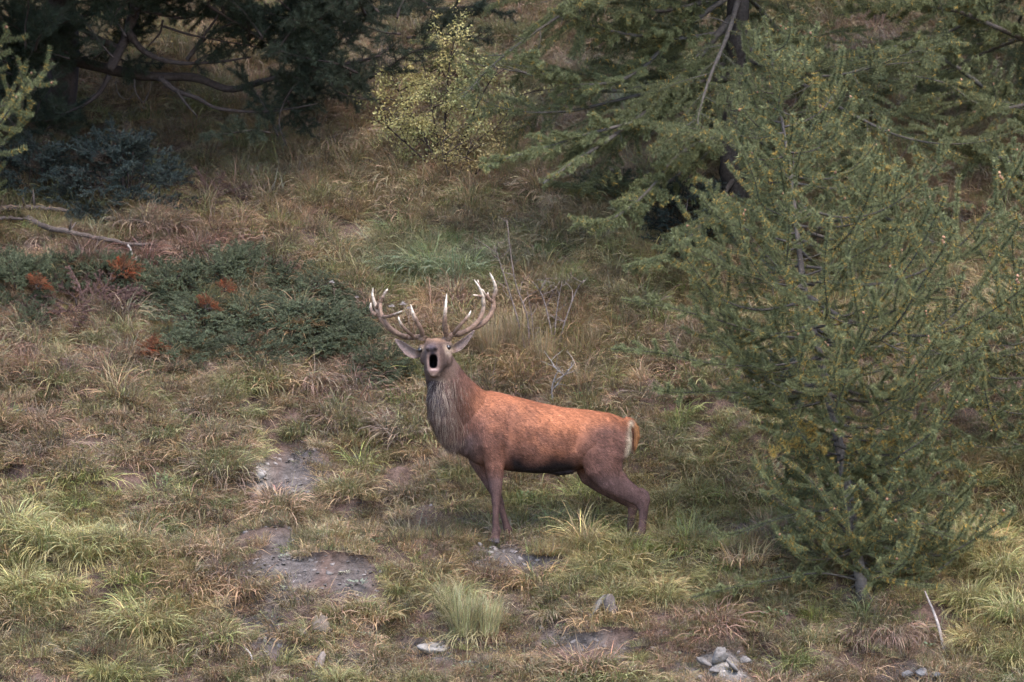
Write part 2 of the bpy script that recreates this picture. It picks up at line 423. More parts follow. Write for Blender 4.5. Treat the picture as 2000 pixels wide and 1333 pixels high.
def tint_at(px, py, x, y):
    n1 = fbm(x * 1.7, y * 1.5, 70)[:, None]; n2 = fbm(x * 2.6 + 9, y * 2.1, 75)[:, None]
    c = OLIVE * np.ones((len(px), 1))
    c = c + (STR - c) * np.clip((n1 - .52) * 3.2, 0, .8); c = c + (GRN - c) * np.clip((n2 - .54) * 3.0, 0, .55)
    c = c + (RUST - c) * np.clip((.40 - n1) * 3.5, 0, .7)
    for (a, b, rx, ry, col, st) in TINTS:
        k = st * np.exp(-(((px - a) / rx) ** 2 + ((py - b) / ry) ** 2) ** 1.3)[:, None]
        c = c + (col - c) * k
    return c
JUN = [(450, 580, 190, 80), (420, 660, 180, 70), (640, 660, 140, 80), (110, 600, 150, 60), (150, 490, 220, 30), (130, 445, 180, 18)]
def scatter_pts(n, rng, y0=-4.0, y1=13.5, pad=1.3):
    y = y0 + (y1 - y0) * rng.rand(n); hw = 1000 / S(y) + pad
    x = (rng.rand(n) * 2 - 1) * 6.5; k = np.abs(x) < hw
    return x[k], y[k]
rng = RS(21)
def slope_rot(n, rng, tilt=.5):
    # z spin only: blades grow upright; a gentle lean downhill
    return np.stack([rng.randn(n) * .12 + .18 * tilt, rng.randn(n) * .12, 0 * rng.rand(n) + (rng.rand(n) * 2 - 1) * .5], 1)
P_, R_, S_, I_, C_ = [], [], [], [], []
def bare_of(px, py, x, y): return np.clip(blobs(px, py, BARE) * (.6 + .8 * fbm(x * 3, y * 3, 40)), 0, 1)
clump = lambda x, y, s, f: np.clip((fbm(x * f, y * f, s) - .45) * 6, 0, 1)
upper = lambda py: np.clip((760 - py) / 120, 0, 1)
def layer(xy, kinds, dens, smin, smax, tmul=1., patch=False):
    x, y = xy; z = H(x, y); px, py = proj(x, y, z)
    d = dens(px, py, x, y); k = rng.rand(len(x)) < d; x, y, z, px, py = x[k], y[k], z[k], px[k], py[k]
    z = z - .05 * bare_of(px, py, x, y)
    m = len(x)
    P_.append(np.stack([x, y, z], 1))
    s = smin + (smax - smin) * rng.rand(m) ** 1.5
    if patch:
        e = .14; sy = (H(x, y + e) - H(x, y - e)) / (2 * e); sx = (H(x + e, y) - H(x - e, y)) / (2 * e)
        R_.append(np.stack([np.arctan(sy) - math.atan(SLOPE), -np.arctan(sx), rng.randn(m) * .12], 1)); P_[-1][:, 2] -= .012
        S_.append(np.stack([s * rng.choice([-1, 1], m), s, s], 1))
    else:
        R_.append(np.stack([rng.randn(m) * .12 + .12, rng.randn(m) * .12, (rng.rand(m) * 2 - 1) * .7], 1)); S_.append(np.stack([s * (.9 + .2 * rng.rand(m))] * 2 + [s], 1))
    I_.append(rng.choice(kinds, m)); hu = np.ones((m, 3)) if patch else np.array(HUES)[rng.randint(0, len(HUES), m)]
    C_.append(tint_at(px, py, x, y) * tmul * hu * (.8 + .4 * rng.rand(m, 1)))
yy_, xx_ = np.meshgrid(np.arange(-4., 13.5, .30), np.arange(-6.4, 6.41, .30)); xx_ = xx_.ravel() + rng.randn(xx_.size) * .07; yy_ = yy_.ravel() + rng.randn(yy_.size) * .07
k_ = np.abs(xx_) < 1000 / S(yy_) + 1.3
layer((xx_[k_], yy_[k_]), list(range(8)), lambda px, py, x, y: np.clip(1.3 - 1.6 * bare_of(px, py, x, y), .04, 1), .9, 1.15, 1., True)
layer(scatter_pts(9500, rng), [11, 12], lambda px, py, x, y: np.clip(1 - 2 * bare_of(px, py, x, y), 0, 1) * (.3 + .7 * np.maximum(clump(x, y, 90, 2.2), .7 * upper(py))) * (1 - .9 * (blobs(px, py, JUN) > .45)), .75, 1.9)
layer(scatter_pts(6500, rng), [8, 9, 10], lambda px, py, x, y: np.clip(1 - 2 * bare_of(px, py, x, y), 0, 1) * np.clip(.02 + upper(py - 60) * (1 - .95 * (blobs(px, py, JUN) > .40)) + .5 * blobs(px, py, [(1330, 960, 150, 70), (1940, 1120, 130, 120), (1600, 1180, 250, 50), (1250, 1080, 130, 50)]), 0, 1), .55, 1.15)
layer(scatter_pts(2600, rng), [13, 14, 15], lambda px, py, x, y: (clump(x, y, 95, 2.0) * .6 + .15) * (1 - upper(py)), .7, 1.5, np.array([.95, 1.25, 1.35]))
turf = gn_scatter("turf_grass", np.concatenate(P_), np.concatenate(R_), np.concatenate(S_), np.concatenate(I_), np.concatenate(C_),
                  "short matted turf of olive, straw and green grass covering the slope", "grass")
# shale chips on the bare patches
x, y = scatter_pts(60000, rng, -4, 3.5); z = H(x, y); px, py = proj(x, y, z)
b = bare_of(px, py, x, y); k = rng.rand(len(x)) < np.clip((b - .25) * 1.6, 0.015, .9); x, y, z, b, px, py = x[k], y[k], z[k], b[k], px[k], py[k]; n = len(x)
pl = blobs(px, py, [(505, 925, 30, 40), (1410, 1298, 50, 30)])[:, None]
gn_scatter("shale_gravel", np.stack([x, y, z - .05 * b + .006], 1), np.stack([rng.randn(n) * .35 + .5, rng.randn(n) * .35, rng.rand(n) * 6.28], 1),
           np.stack([.4 + 1.7 * rng.rand(n) ** 3] * 3, 1), rng.choice([16, 17, 18, 19], n),
           (np.array([.086, .072, .065]) * (1 - pl) + np.array([.19, .165, .145]) * pl) * (.5 + 1.0 * rng.rand(n, 1)),
           "small grey shale chips strewn over the bare patches", "gravel")

# ------------------------------------------------------------------ the stag
def build_stag():
    root_loc = Vector(((1085 - 1000) / PPM, 0.0, 0.0))
    stag = thing("stag", root_loc, "red-brown stag with antlers bellowing towards the viewer, standing on the grassy slope", "deer")
    yo = lambda px: .12 * (px - 1060) / PPM
    def A(px, py, dy=0.): return np.array(W(px, py, yo(px) + dy))
    def Ph(px, py, y): return np.array(W(px, py, y))
    parts = []
    # trunk
    body = [(872, 825, 850, .05), (882, 805, 872, .09), (900, 782, 888, .135), (930, 764, 905, .18), (960, 764, 915, .205), (1000, 773, 921, .225),
            (1050, 786, 925, .235), (1100, 796, 922, .228), (1150, 801, 912, .212), (1190, 807, 905, .195), (1217, 817, 900, .155), (1232, 828, 884, .10)]
    secs = []
    for px, t, b, wd in body:
        secs.append((A(px, (t + b) / 2), np.array([.12 * wd, wd, 0]), np.array([0, 0, (b - t) / 2 / PPM])))
    parts.append(loft(secs, 40))
    def limb(pts, N=24):
        P = np.array([A(p[0], p[1], p[2]) for p in pts]); tg = unit(np.gradient(P, axis=0))
        secs = []
        for c, t, p in zip(P, tg, pts):
            u = unit(np.cross(t, [0, 1, 0])); secs.append((c, u * p[3] / PPM, np.cross(u, t) * p[4]))
        parts.append(loft(secs, N))
    NR, FR = -.125, .125
    # shoulder + fore legs  (px, py, dy, half width px, half depth m)
    limb([(965, 800, -.10, 26, .06), (958, 835, -.13, 36, .085), (960, 870, -.135, 30, .085), (966, 900, NR, 20, .068), (967, 925, NR, 16.5, .056), (968, 948, NR, 13.5, .048),
          (969, 968, NR, 9.8, .040), (969, 978, NR, 9.2, .040), (968.5, 990, NR, 7.0, .030), (968, 1010, NR, 6.3, .025), (968.5, 1028, NR, 7.2, .028), (970, 1036, NR, 9.0, .032), (968, 1044, NR, 8.5, .030), (966, 1052, NR, 10.5, .038), (964, 1060, NR, 12.5, .042)])
    limb([(935, 830, .10, 30, .08), (935, 870, .13, 30, .08), (940, 900, FR, 23, .066), (951, 925, FR, 17, .055), (961, 948, FR, 13, .046), (971, 970, FR, 9.8, .040), (975, 980, FR, 9, .038),
          (979, 993, FR, 6.8, .030), (984, 1010, FR, 6.2, .025), (989, 1026, FR, 7.2, .027), (992, 1035, FR, 9, .031), (992, 1043, FR, 8.3, .030), (991, 1050, FR, 10, .036), (990, 1057, FR, 12, .040)])
    # hind legs
    limb([(1190, 830, -.08, 36, .07), (1186, 858, -.12, 48, .09), (1178, 888, -.135, 48, .088), (1180, 915, -.14, 38, .075), (1196, 938, -.14, 28, .062), (1218, 955, -.14, 21, .050), (1240, 969, -.14, 17.5, .042),
          (1253, 981, -.14, 13.5, .036), (1257, 996, -.14, 9.8, .030), (1256, 1015, -.14, 7.6, .025), (1254, 1032, -.14, 7.6, .026), (1252, 1042, -.14, 9.5, .032), (1245, 1050, -.14, 9.5, .031), (1242, 1058, -.14, 11.5, .038), (1240, 1066, -.14, 13, .042)])
    limb([(1250, 955, -.14, 4, .016), (1262, 964, -.14, 6, .022), (1263, 976, -.14, 8, .026), (1259, 990, -.14, 8, .026)])
    limb([(1180, 840, .08, 36, .07), (1165, 875, .12, 46, .085), (1153, 905, .13, 38, .078), (1160, 928, .13, 28, .065), (1180, 946, .13, 21, .052), (1207, 963, .13, 17.5, .044), (1231, 977, .13, 16, .040),
          (1237, 990, .13, 11.5, .034), (1234, 1008, .13, 7.6, .026), (1231, 1026, .13, 7.6, .026), (1229, 1036, .13, 9.5, .032), (1226, 1044, .13, 9, .031), (1223, 1052, .13, 11, .037), (1221, 1060, .13, 12.5, .041)])
    # belly sheath
    limb([(1060, 915, 0, 8, .05), (1090, 920, 0, 9, .05), (1115, 918, 0, 8, .045), (1135, 908, 0, 5, .03)])
    # tail
    limb([(1220, 818, .02, 5, .03), (1232, 823, .02, 6.5, .032), (1241, 836, .02, 7.0, .034), (1243, 853, .02, 6.5, .032), (1240, 868, .02, 5.0, .026), (1237, 880, .02, 2.5, .012)])
    # neck (px, py, y, half width px, half depth m)
    hy = -.30
    nk = [(955, 845, -.02, 62, .15), (925, 818, -.05, 60, .17), (900, 792, -.10, 51, .165), (882, 765, -.16, 44, .15), (868, 738, -.22, 37.5, .128), (859, 714, -.26, 32, .108), (855, 695, -.27, 26, .09)]
    P = np.array([Ph(p[0], p[1], p[2]) for p in nk]); tg = unit(np.gradient(P, axis=0)); secs = []
    for c, t, p in zip(P, tg, nk):
        u = unit(np.cross(t, [0, 1, 0])); secs.append((c, u * p[3] / PPM, unit(np.cross(u, t)) * p[4]))
    parts.append(loft(secs, 36))
    # throat mane bulge
    mb = [(862, 735, -.25, 18, .05), (859, 755, -.29, 23, .065), (858, 778, -.31, 24, .07), (862, 805, -.28, 27, .085), (876, 835, -.22, 27, .085), (893, 862, -.16, 20, .07)]
    P = np.array([Ph(p[0], p[1], p[2]) for p in mb]); tg = unit(np.gradient(P, axis=0)); secs = []
    for c, t, p in zip(P, tg, mb):
        u = unit(np.cross(t, [0, 1, 0])); secs.append((c, u * p[3] / PPM, unit(np.cross(u, t)) * p[4]))
    parts.append(loft(secs, 28))
    # head: skull, cheeks and open muzzle as one cup (depth towards viewer, px, py, half w, half h)
    hd = [(-.09, 855, 690, 14, 12), (-.06, 854, 690, 24, 22), (-.01, 853, 690, 30, 29), (.03, 852, 691.5, 30, 31), (.07, 851, 695, 26.5, 31), (.12, 849.5, 699, 22, 32), (.18, 848, 703, 18.5, 32.5), (.235, 847, 705, 17, 32),
          (.27, 846.5, 706, 14.6, 30.5), (.285, 846.3, 707, 12, 27), (.285, 846.2, 707, 8.8, 15.5), (.27, 846.2, 706.5, 7.2, 12.6), (.20, 846.2, 707, 7.0, 12.2), (.12, 846.5, 708, 5.5, 10), (.08, 846.5, 708, 2, 4)]
    secs = []
    for d, px, py, hw, hh in hd:
        secs.append((Ph(px, py, hy - d), np.array([hw / PPM, 0, 0]), np.array([.0, .10 * hh / PPM, hh / PPM])))
    parts.append(loft(secs, 40, [1] * 5 + [.92] * 5 + [.75] + [.6] * 4))
    def blob(px, py, y, rx, ry, rz, N=18):
        secs = []
        for k in range(9):
            f = -1 + 2 * (k + .02) / 8.04; q = math.sqrt(max(0, 1 - f * f))
            secs.append((Ph(px, py, y + f * ry), np.array([rx * q / PPM, 0, 0]), np.array([0, 0, rz * q / PPM])))
        parts.append(loft(secs, N))
    blob(842.5, 680, hy - .245, 11.5, .050, 8.5)          # nose pad
    blob(835.5, 681, hy - .275, 5, .025, 5); blob(850, 680, hy - .275, 5, .025, 5)      # nostril wings
    blob(847.2, 722.8, hy - .272, 10, .016, 2.8)    # lower lip
    blob(847.5, 681, hy - .15, 11, .13, 11)         # nose bridge
    blob(848.5, 731.5, hy - .238, 11.5, .048, 7.5)     # chin
    blob(823.5, 679.5, hy - .010, 6.5, .055, 6.5); blob(875.5, 673.5, hy - .012, 8, .055, 6); blob(875.5, 687, hy - .010, 7, .05, 5)   # brows over the eyes
    blob(829, 700, hy - .02, 9, .07, 14); blob(873, 702, hy - .02, 11, .07, 18)              # cheeks
    blob(836, 667, hy + .01, 8, .04, 7); blob(872, 663, hy + .01, 8, .04, 7)                 # antler pedicles
    # nostrils ridge
    # ears: cupped leaves
    def ear(pts, yb, yt, wid):
        n = len(pts); P = resample([(p[0], p[1]) for p in pts], 12)
        N = 13; front = []; back = []
        for i in range(12):
            f = i / 11; tg_ = P[min(i + 1, 11)] - P[max(i - 1, 0)]; tg_ = tg_ / np.linalg.norm(tg_); nn = np.array([-tg_[1], tg_[0]])
            hw = wid * (math.sin(math.pi * (f ** .72) * .98 + .03) ** .75 * .92 + .12 * (1 - f)) + .6
            y0 = yb + (yt - yb) * f
            for sgn, lst, th in ((1, front, 0), (1, back, .016)):
                for k in range(N):
                    s = -1 + 2 * k / (N - 1)
                    q = P[i] + nn * hw * s
                    cup = .035 * (1 - s * s) * math.sin(math.pi * min(1, f * .9 + .1))
                    lst.append(Ph(q[0], q[1], y0 + cup + th))
        V = np.array(front + back); m = 12 * N; Qs = []
        for i in range(11):
            for k in range(N - 1):
                a = i * N + k; Qs.append([a, a + 1, a + N + 1, a + N]); Qs.append([m + a, m + a + N, m + a + N + 1, m + a + 1])
        for i in range(11):
            a = i * N; Qs.append([a, a + N, m + a + N, m + a]); a = i * N + N - 1; Qs.append([a, m + a, m + a + N, a + N])
        for k in range(N - 1):
            Qs.append([k, m + k, m + k + 1, k + 1]); a = 11 * N + k; Qs.append([a, a + 1, m + a + 1, m + a])
        parts.append((V, None, np.array(Qs)))
    ear([(826, 692), (805, 690), (787, 676), (771, 662)], hy + .02, hy + .00, 9.8)
    ear([(878, 686), (893, 679), (910, 665), (927, 645)], hy + .02, hy + .02, 8.2)

    g = Geo()
    for V, T, Q in parts: g.add(V, T, Q)
    tmp_me = g.mesh("tmp", None); tmp = bpy.data.objects.new("tmp", tmp_me); COL.objects.link(tmp)
    md = tmp.modifiers.new("r", 'REMESH'); md.mode = 'VOXEL'; md.voxel_size = .0075
    md = tmp.modifiers.new("s", 'SMOOTH'); md.factor = .5; md.iterations = 3
    dg = bpy.context.evaluated_depsgraph_get()
    me = bpy.data.meshes.new_from_object(tmp.evaluated_get(dg))
    bpy.data.objects.remove(tmp); bpy.data.meshes.remove(tmp_me)
    me.name = "stag_body"
    nv = len(me.vertices); V = np.zeros(nv * 3, np.float32); me.vertices.foreach_get('co', V); V = V.reshape(-1, 3).astype(float)
    Nn = np.zeros(nv * 3, np.float32); me.vertices.foreach_get('normal', Nn); Nn = Nn.reshape(-1, 3).astype(float)
    # smooth more away from the head and the hooves
    px, py = proj(V[:, 0], V[:, 1], V[:, 2])
    head = np.clip((900 - px) / 15, 0, 1) * np.clip((745 - py) / 12, 0, 1) * np.clip((-.12 - V[:, 1]) / .05, 0, 1)
    # ---- relief of muscle, ribs and flank
    def bump_(a, b, rx, ry, h, ang=0.):
        ca, sa = math.cos(ang), math.sin(ang); dx, dy = px - a, py - b
        return h * np.exp(-((dx * ca + dy * sa) / rx) ** 2 - ((-dx * sa + dy * ca) / ry) ** 2)
    dsp = (bump_(955, 830, 20, 45, .016, .25) + bump_(990, 850, 9, 48, -.018, .12) + bump_(1122, 862, 13, 42, -.022, .35) + bump_(1165, 870, 26, 40, .012, .3)
           + bump_(1205, 880, 7, 45, -.010, -.1) + bump_(930, 862, 8, 30, -.012, -.3) + bump_(1060, 835, 60, 9, .006) + bump_(1155, 830, 30, 8, -.007, .2))
    dsp = dsp + .004 * np.sin((px - .35 * (py - 780)) * .33) * np.exp(-((px - 1055) / 45) ** 2 - ((py - 850) / 32) ** 2)
    dsp = dsp + .010 * (fbm(px * .045, py * .045, 33) - .5) * (py < 930)
    dsp = np.where(Nn[:, 1] < -.1, dsp, 0) * np.clip(-Nn[:, 1] * 2, 0, 1) * (1 - head)
    V = V + Nn * dsp[:, None]
    # ---- coat pigment
    fl = fbm(V[:, 0] * 6, V[:, 2] * 6, 5)[:, None]
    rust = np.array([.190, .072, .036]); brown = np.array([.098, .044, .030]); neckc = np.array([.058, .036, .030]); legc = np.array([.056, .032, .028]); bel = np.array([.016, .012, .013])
    cream = np.array([.34, .27, .19]); grey = np.array([.19, .14, .115])
    fl2 = fbm(V[:, 0] * 2.6 + 3, V[:, 2] * 3.2, 15)[:, None]
    c = brown * np.ones((nv, 1))
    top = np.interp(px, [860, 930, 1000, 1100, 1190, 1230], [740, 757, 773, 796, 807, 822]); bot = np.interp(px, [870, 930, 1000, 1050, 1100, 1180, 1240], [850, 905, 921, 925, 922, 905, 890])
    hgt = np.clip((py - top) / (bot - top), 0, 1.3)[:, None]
    trunk = (np.clip((px - 885) / 45, 0, 1))[:, None]
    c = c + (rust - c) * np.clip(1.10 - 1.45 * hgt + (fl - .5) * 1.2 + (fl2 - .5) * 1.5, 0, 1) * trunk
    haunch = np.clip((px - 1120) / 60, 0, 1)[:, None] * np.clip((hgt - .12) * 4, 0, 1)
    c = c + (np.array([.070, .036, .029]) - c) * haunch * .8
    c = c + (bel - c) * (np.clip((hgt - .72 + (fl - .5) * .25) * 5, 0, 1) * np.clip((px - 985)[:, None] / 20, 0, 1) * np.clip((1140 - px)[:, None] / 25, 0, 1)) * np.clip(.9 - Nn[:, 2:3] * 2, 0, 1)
    nk_ = np.clip((955 - px - .25 * (py - 780) + 40 * (fl[:, 0] - .5)) / 95, 0, 1)[:, None] * np.clip((900 - py) / 40, 0, 1)[:, None]
    c = c + (neckc * (.8 + .4 * fl) - c) * nk_
    # brisket darker
    br = np.clip((py - 835) / 25, 0, 1)[:, None] * np.clip((950 - px) / 30, 0, 1)[:, None]
    c = c + (np.array([.065, .045, .042]) - c) * br * .8
    # throat dark wedge between paler mane strands
    th = np.exp(-((px - 853 - (py - 750) * .2) / 13) ** 2 - ((py - 775) / 30) ** 2)[:, None]
    c = c + (np.array([.022, .016, .018]) - c) * th * .9
    lg = np.clip((py - 915) / 25, 0, 1)[:, None]
    c = c + (legc * (.8 + .5 * fl) - c) * lg * (1 - (c.sum(1, keepdims=True) < .12))
    hoof = (np.clip((py - (1051 + 3 * (px > 1100))) / 3, 0, 1))[:, None]
    c = c + (np.array([.055, .045, .045]) - c) * hoof
    # rump patch and tail
    rp = np.exp(-((px - 1229 + (py - 870) * .10) / 6.0) ** 2)[:, None] * np.clip((py - 818) / 8, 0, 1)[:, None] * np.clip((925 - py) / 12, 0, 1)[:, None] * np.clip((Nn[:, 0:1] + .15) * 4, 0, 1)
    c = c + (cream - c) * rp
    tl = np.clip((px - 1237) / 4, 0, 1)[:, None] * np.clip((895 - py) / 10, 0, 1)[:, None] * np.clip((py - 815) / 10, 0, 1)[:, None]
    c = c + (np.array([.25, .115, .05]) - c) * tl
    # head
    hh = head[:, None]
    c = c + (np.array([.076, .048, .037]) * (.7 + .6 * fl) - c) * hh
    fwd = -(V[:, 1] - hy)
    def spot(a, b, rx, ry, col, st, lo=-9, hi=9):
        nonlocal c
        k = st * np.exp(-((px - a) / rx) ** 2 - ((py - b) / ry) ** 2) * (fwd > lo) * (fwd < hi) * (head > .1)
        c = c + (np.array(col) - c) * k[:, None]
    spot(821, 681, 7, 8, (.24, .17, .115), .85, -.05, .14); spot(876, 680, 9.5, 9, (.25, .18, .125), .9, -.05, .14)
    spot(876, 671.5, 9, 3, (.045, .03, .025), .8, -.08, .14); spot(821, 676, 7, 3, (.045, .03, .025), .8, -.08, .14)
    spot(875, 690, 7, 6, (.25, .19, .14), .6, -.05, .14)
    spot(846.5, 708, 14, 23, (.055, .035, .031), .9, .17)
    spot(829, 706, 8, 15, (.050, .032, .027), .7, -.1, .2); spot(869, 708, 10, 17, (.058, .038, .032), .7, -.1, .2)
    spot(850, 668, 9, 5, (.055, .034, .026), .7, -.1, .12); spot(860, 678, 4, 9, (.045, .029, .025), .7, -.1, .2)
    spot(856.5, 709, 1.8, 11, (.11, .072, .062), .7, .2); spot(836, 709, 1.6, 11, (.13, .088, .076), .7, .2)
    spot(842.5, 680, 11, 8, (.046, .036, .041), 1.0, .12)
    spot(835.5, 682.5, 2.6, 3.0, (.006, .005, .006), 1.0, .15); spot(850, 681.5, 2.8, 3.0, (.006, .005, .006), 1.0, .15)
    spot(844.5, 690, 6.5, 5.5, (.012, .009, .011), 1.0, .15)
    spot(847.5, 722.3, 10, 2.4, (.20, .135, .12), 1.0, .2)
    spot(849, 735, 10, 4, (.12, .08, .06), .7, .15)
    spot(860, 748, 14, 9, (.17, .125, .095), .6)
    spot(854, 663, 16, 5, (.20, .115, .07), .8)
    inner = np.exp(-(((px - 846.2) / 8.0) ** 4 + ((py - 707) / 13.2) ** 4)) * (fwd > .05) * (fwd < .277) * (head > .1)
    c = c + (np.array([.010, .008, .012]) - c) * np.clip(inner * 1.6, 0, 1)[:, None]  # mouth cavity painted near-black, standing in for the shade inside
    # ears
    er = np.maximum(np.clip((815 - px) / 6, 0, 1) * (py < 705), np.clip((px - 889) / 5, 0, 1) * (py < 692)) * (V[:, 1] < -.1)
    er = er[:, None]
    c = c + (np.array([.12, .08, .066]) - c) * er
    ei = er * np.clip(-Nn[:, 1:2] * 2 - .6, 0, 1)
    c = c + (np.array([.135, .098, .086]) - c) * ei * .75
    fu = V[:, 0] * .5 - V[:, 2] * .85; fv = V[:, 0] * .85 + V[:, 2] * .5
    cl = .62 + .76 * (.55 * vnoise(fu * 22, fv * 75 + V[:, 1] * 60, 91) + .45 * vnoise(fu * 9 + 5, fv * 20 + V[:, 1] * 20, 92))
    c = c * (.72 + .56 * fl2)
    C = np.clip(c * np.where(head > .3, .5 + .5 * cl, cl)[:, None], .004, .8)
    V -= np.array(root_loc)
    me.vertices.foreach_set('co', V.astype(np.float32).ravel())
    at = me.attributes.new('vcol', 'FLOAT_COLOR', 'POINT'); at.data.foreach_set('color', np.concatenate([C, np.ones((nv, 1))], 1).astype(np.float32).ravel())
    me.polygons.foreach_set('use_smooth', np.ones(len(me.polygons), bool)); me.materials.clear(); me.materials.append(M_COAT); me.update()
    link("body", me, stag)
    # ---- hair: short coat and longer neck mane
    me.calc_loop_triangles(); nt_ = len(me.loop_triangles); T = np.zeros(nt_ * 3, np.int32); me.loop_triangles.foreach_get('vertices', T); T = T.reshape(-1, 3)
    a, b, d = V[T[:, 0]], V[T[:, 1]], V[T[:, 2]]; ar = np.linalg.norm(np.cross(b - a, d - a), axis=1)
    rng = RS(77)
    def hairs(n, wt, Lf, width, lift, name, cf, jit=.25):
        pr = ar * wt; pr = pr / pr.sum(); t = rng.choice(nt_, n, p=pr)
        u = rng.rand(n, 1); v = rng.rand(n, 1); fl_ = u + v > 1; u = np.where(fl_, 1 - u, u); v = np.where(fl_, 1 - v, v)
        p = a[t] + (b[t] - a[t]) * u + (d[t] - a[t]) * v
        nn = unit(Nn[T[t, 0]] + Nn[T[t, 1]] + Nn[T[t, 2]]); cc = C[T[t, 0]]
        hx = px[T[t, 0]]; hy_ = py[T[t, 0]]; hd_ = np.maximum(head, er[:, 0])[T[t, 0]]
        flow = np.stack([np.clip((hx - 900) / 60, 0, 1) * .9, .15 + 0 * hx, -np.clip(1.25 - np.clip((hx - 900) / 60, 0, 1) * .8 + np.clip((hy_ - 900) / 30, 0, 2), .2, 2)], 1)
        flow = np.where((hd_ > .3)[:, None], np.array([[.0, .6, -.35]]), flow)
        tl_ = (hx > 1232) & (hy_ < 900); flow[tl_] = [.15, 0, -1]
        flow = flow + rng.randn(n, 3) * jit
        flow = unit(flow - nn * np.sum(flow * nn, 1, keepdims=True))
        L = Lf(hx, hy_, hd_, rng)[:, None]
        dirn = unit(flow + nn * lift)
        side = unit(np.cross(dirn, nn)) * width * .5
        tip = p + dirn * L
        Vv = np.stack([p - side, p + side, tip], 1).reshape(-1, 3)
        cv = cf(cc, hx, hy_, rng)
        m2 = mesh_np(name, Vv, np.arange(3 * n).reshape(n, 3), None, np.repeat(cv, 3, 0), True, M_HAIR)
        nrm = unit(np.repeat(nn, 3, 0) + rng.randn(3 * n, 3) * .15)
        m2.normals_split_custom_set_from_vertices(nrm.tolist())
        return m2
    er1 = er[:, 0]
    W0 = np.ones(nt_); tx = px[T[:, 0]]; ty = py[T[:, 0]]; thd = head[T[:, 0]]
    inn = (inner[T[:, 0]] > .1)
    W0[inn] = 0; W0[ty > 1046] = 0; W0[thd > .4] = .7; W0[(thd > .4) & (np.abs(tx - 845) < 13) & (np.abs(ty - 700) < 30) & (V[T[:, 0], 1] < hy - .12)] = 0
    jitc = lambda cc, hx, hy_, rng: np.clip(cc * (.42 + 1.05 * rng.rand(len(cc), 1) ** 1.3) * np.where(rng.rand(len(cc), 1) < .05, 1.5, 1.), .003, .9)
    fm = hairs(85000, W0, lambda hx, hy_, hd_, r: np.where(hd_ > .3, .007, np.where(hy_ > 930, .010, .020)) * (.6 + .8 * r.rand(len(hx))), .0042, .22, "stag_fur", jitc)
    tag(link("fur", fm, stag), None, None, None, "stuff")
    mz = (np.clip((945 - tx - .3 * (ty - 780)) / 30, 0, 1) * np.clip((ty - 722) / 55, 0, 1) * np.clip((885 - ty) / 25, 0, 1)) * (thd < .2)
    mz = mz * (1 + 2.5 * np.exp(-((tx - 868) / 28) ** 2)) + .0 * (ty > 0)
    tailw = ((tx > 1234) & (ty < 888)).astype(float) * 1.5
    def cman(cc, hx, hy_, r):
        k = (r.rand(len(cc), 1) < .30 * np.exp(-((hx[:, None] - 868) / 34) ** 2)).astype(float)
        return np.clip(cc * (.5 + 1.0 * r.rand(len(cc), 1)) * (1 - k) + np.array([.21, .16, .125]) * k, .004, .8)
    mm = hairs(20000, mz + tailw, lambda hx, hy_, hd_, r: np.where(hx > 1200, .035, (.055 + .055 * np.exp(-((hx - 872) / 30) ** 2)) * np.clip((hy_ - 715) / 55, .25, 1)) * (.4 + .9 * r.rand(len(hx))), .0034, .20, "stag_mane", cman, .12)
    tag(link("mane", mm, stag), None, None, None, "stuff")
    # ---- eyes
    for (ex, ey, r) in ((820.6, 684.2, .021), (875.2, 679.0, .023)):
        secs = []
        for k in range(11):
            f = -1 + 2 * (k + .01) / 10.02; q = math.sqrt(max(0, 1 - f * f)); secs.append(((0, r * f, 0), (r * q, 0, 0), (0, 0, r * q)))
        Vv, Tt, Qq = loft(secs, 20)
        yy = hy - (.045 if ex < 850 else .052)
        link("eye", mesh_np("eye", Vv, Tt, Qq, None, True, M_EYE), stag, W(ex, ey, yy) - root_loc)
    # ---- antlers, traced from the zoomed photograph: (u, v, depth) with u,v in a 6.667x enlargement of (700,520)
    arng = RS(9)
    def antler(tubes):
        g = Geo()
        for pts, r0, r1 in tubes:
            P = np.array([np.array(W(700 + u / 6.667, 520 + v / 6.667, hy + d)) for u, v, d in pts]) - np.array(root_loc)
            n = max(10, len(pts) * 5); P = resample(P, n); t = np.linspace(0, 1, n)
            R = 1.24 * (r0 + (r1 - r0) * t ** 2.2) * (1 + .05 * np.sin(t * 37) + .05 * arng.randn(n)); R[-1] = .0012; R[-2] *= .7
            base = np.array([.034, .021, .015]); mid = np.array([.115, .071, .049]); ivory = np.array([.40, .335, .265])
            wh = (np.clip((t - .55) / .42, 0, 1) ** 1.2)[:, None] if r1 < .008 else np.zeros((n, 1))
            df = np.clip((P[:, 2:3] - (CZ - .02)) / .35, 0, 1)
            c = base + (mid - base) * np.clip(.25 + df, 0, 1); c = c + (ivory - c) * wh; c = c * (.75 + .5 * arng.rand(n, 1))
            tube(P, R, 12, c, g)
        return g.mesh("antler", M_ANTLER, True)
    def burr(u, v, d): return ([(u - 8, v + 40, d), (u, v + 10, d), (u + 4, v - 10, d), (u + 8, v - 35, d)], .027, .024)
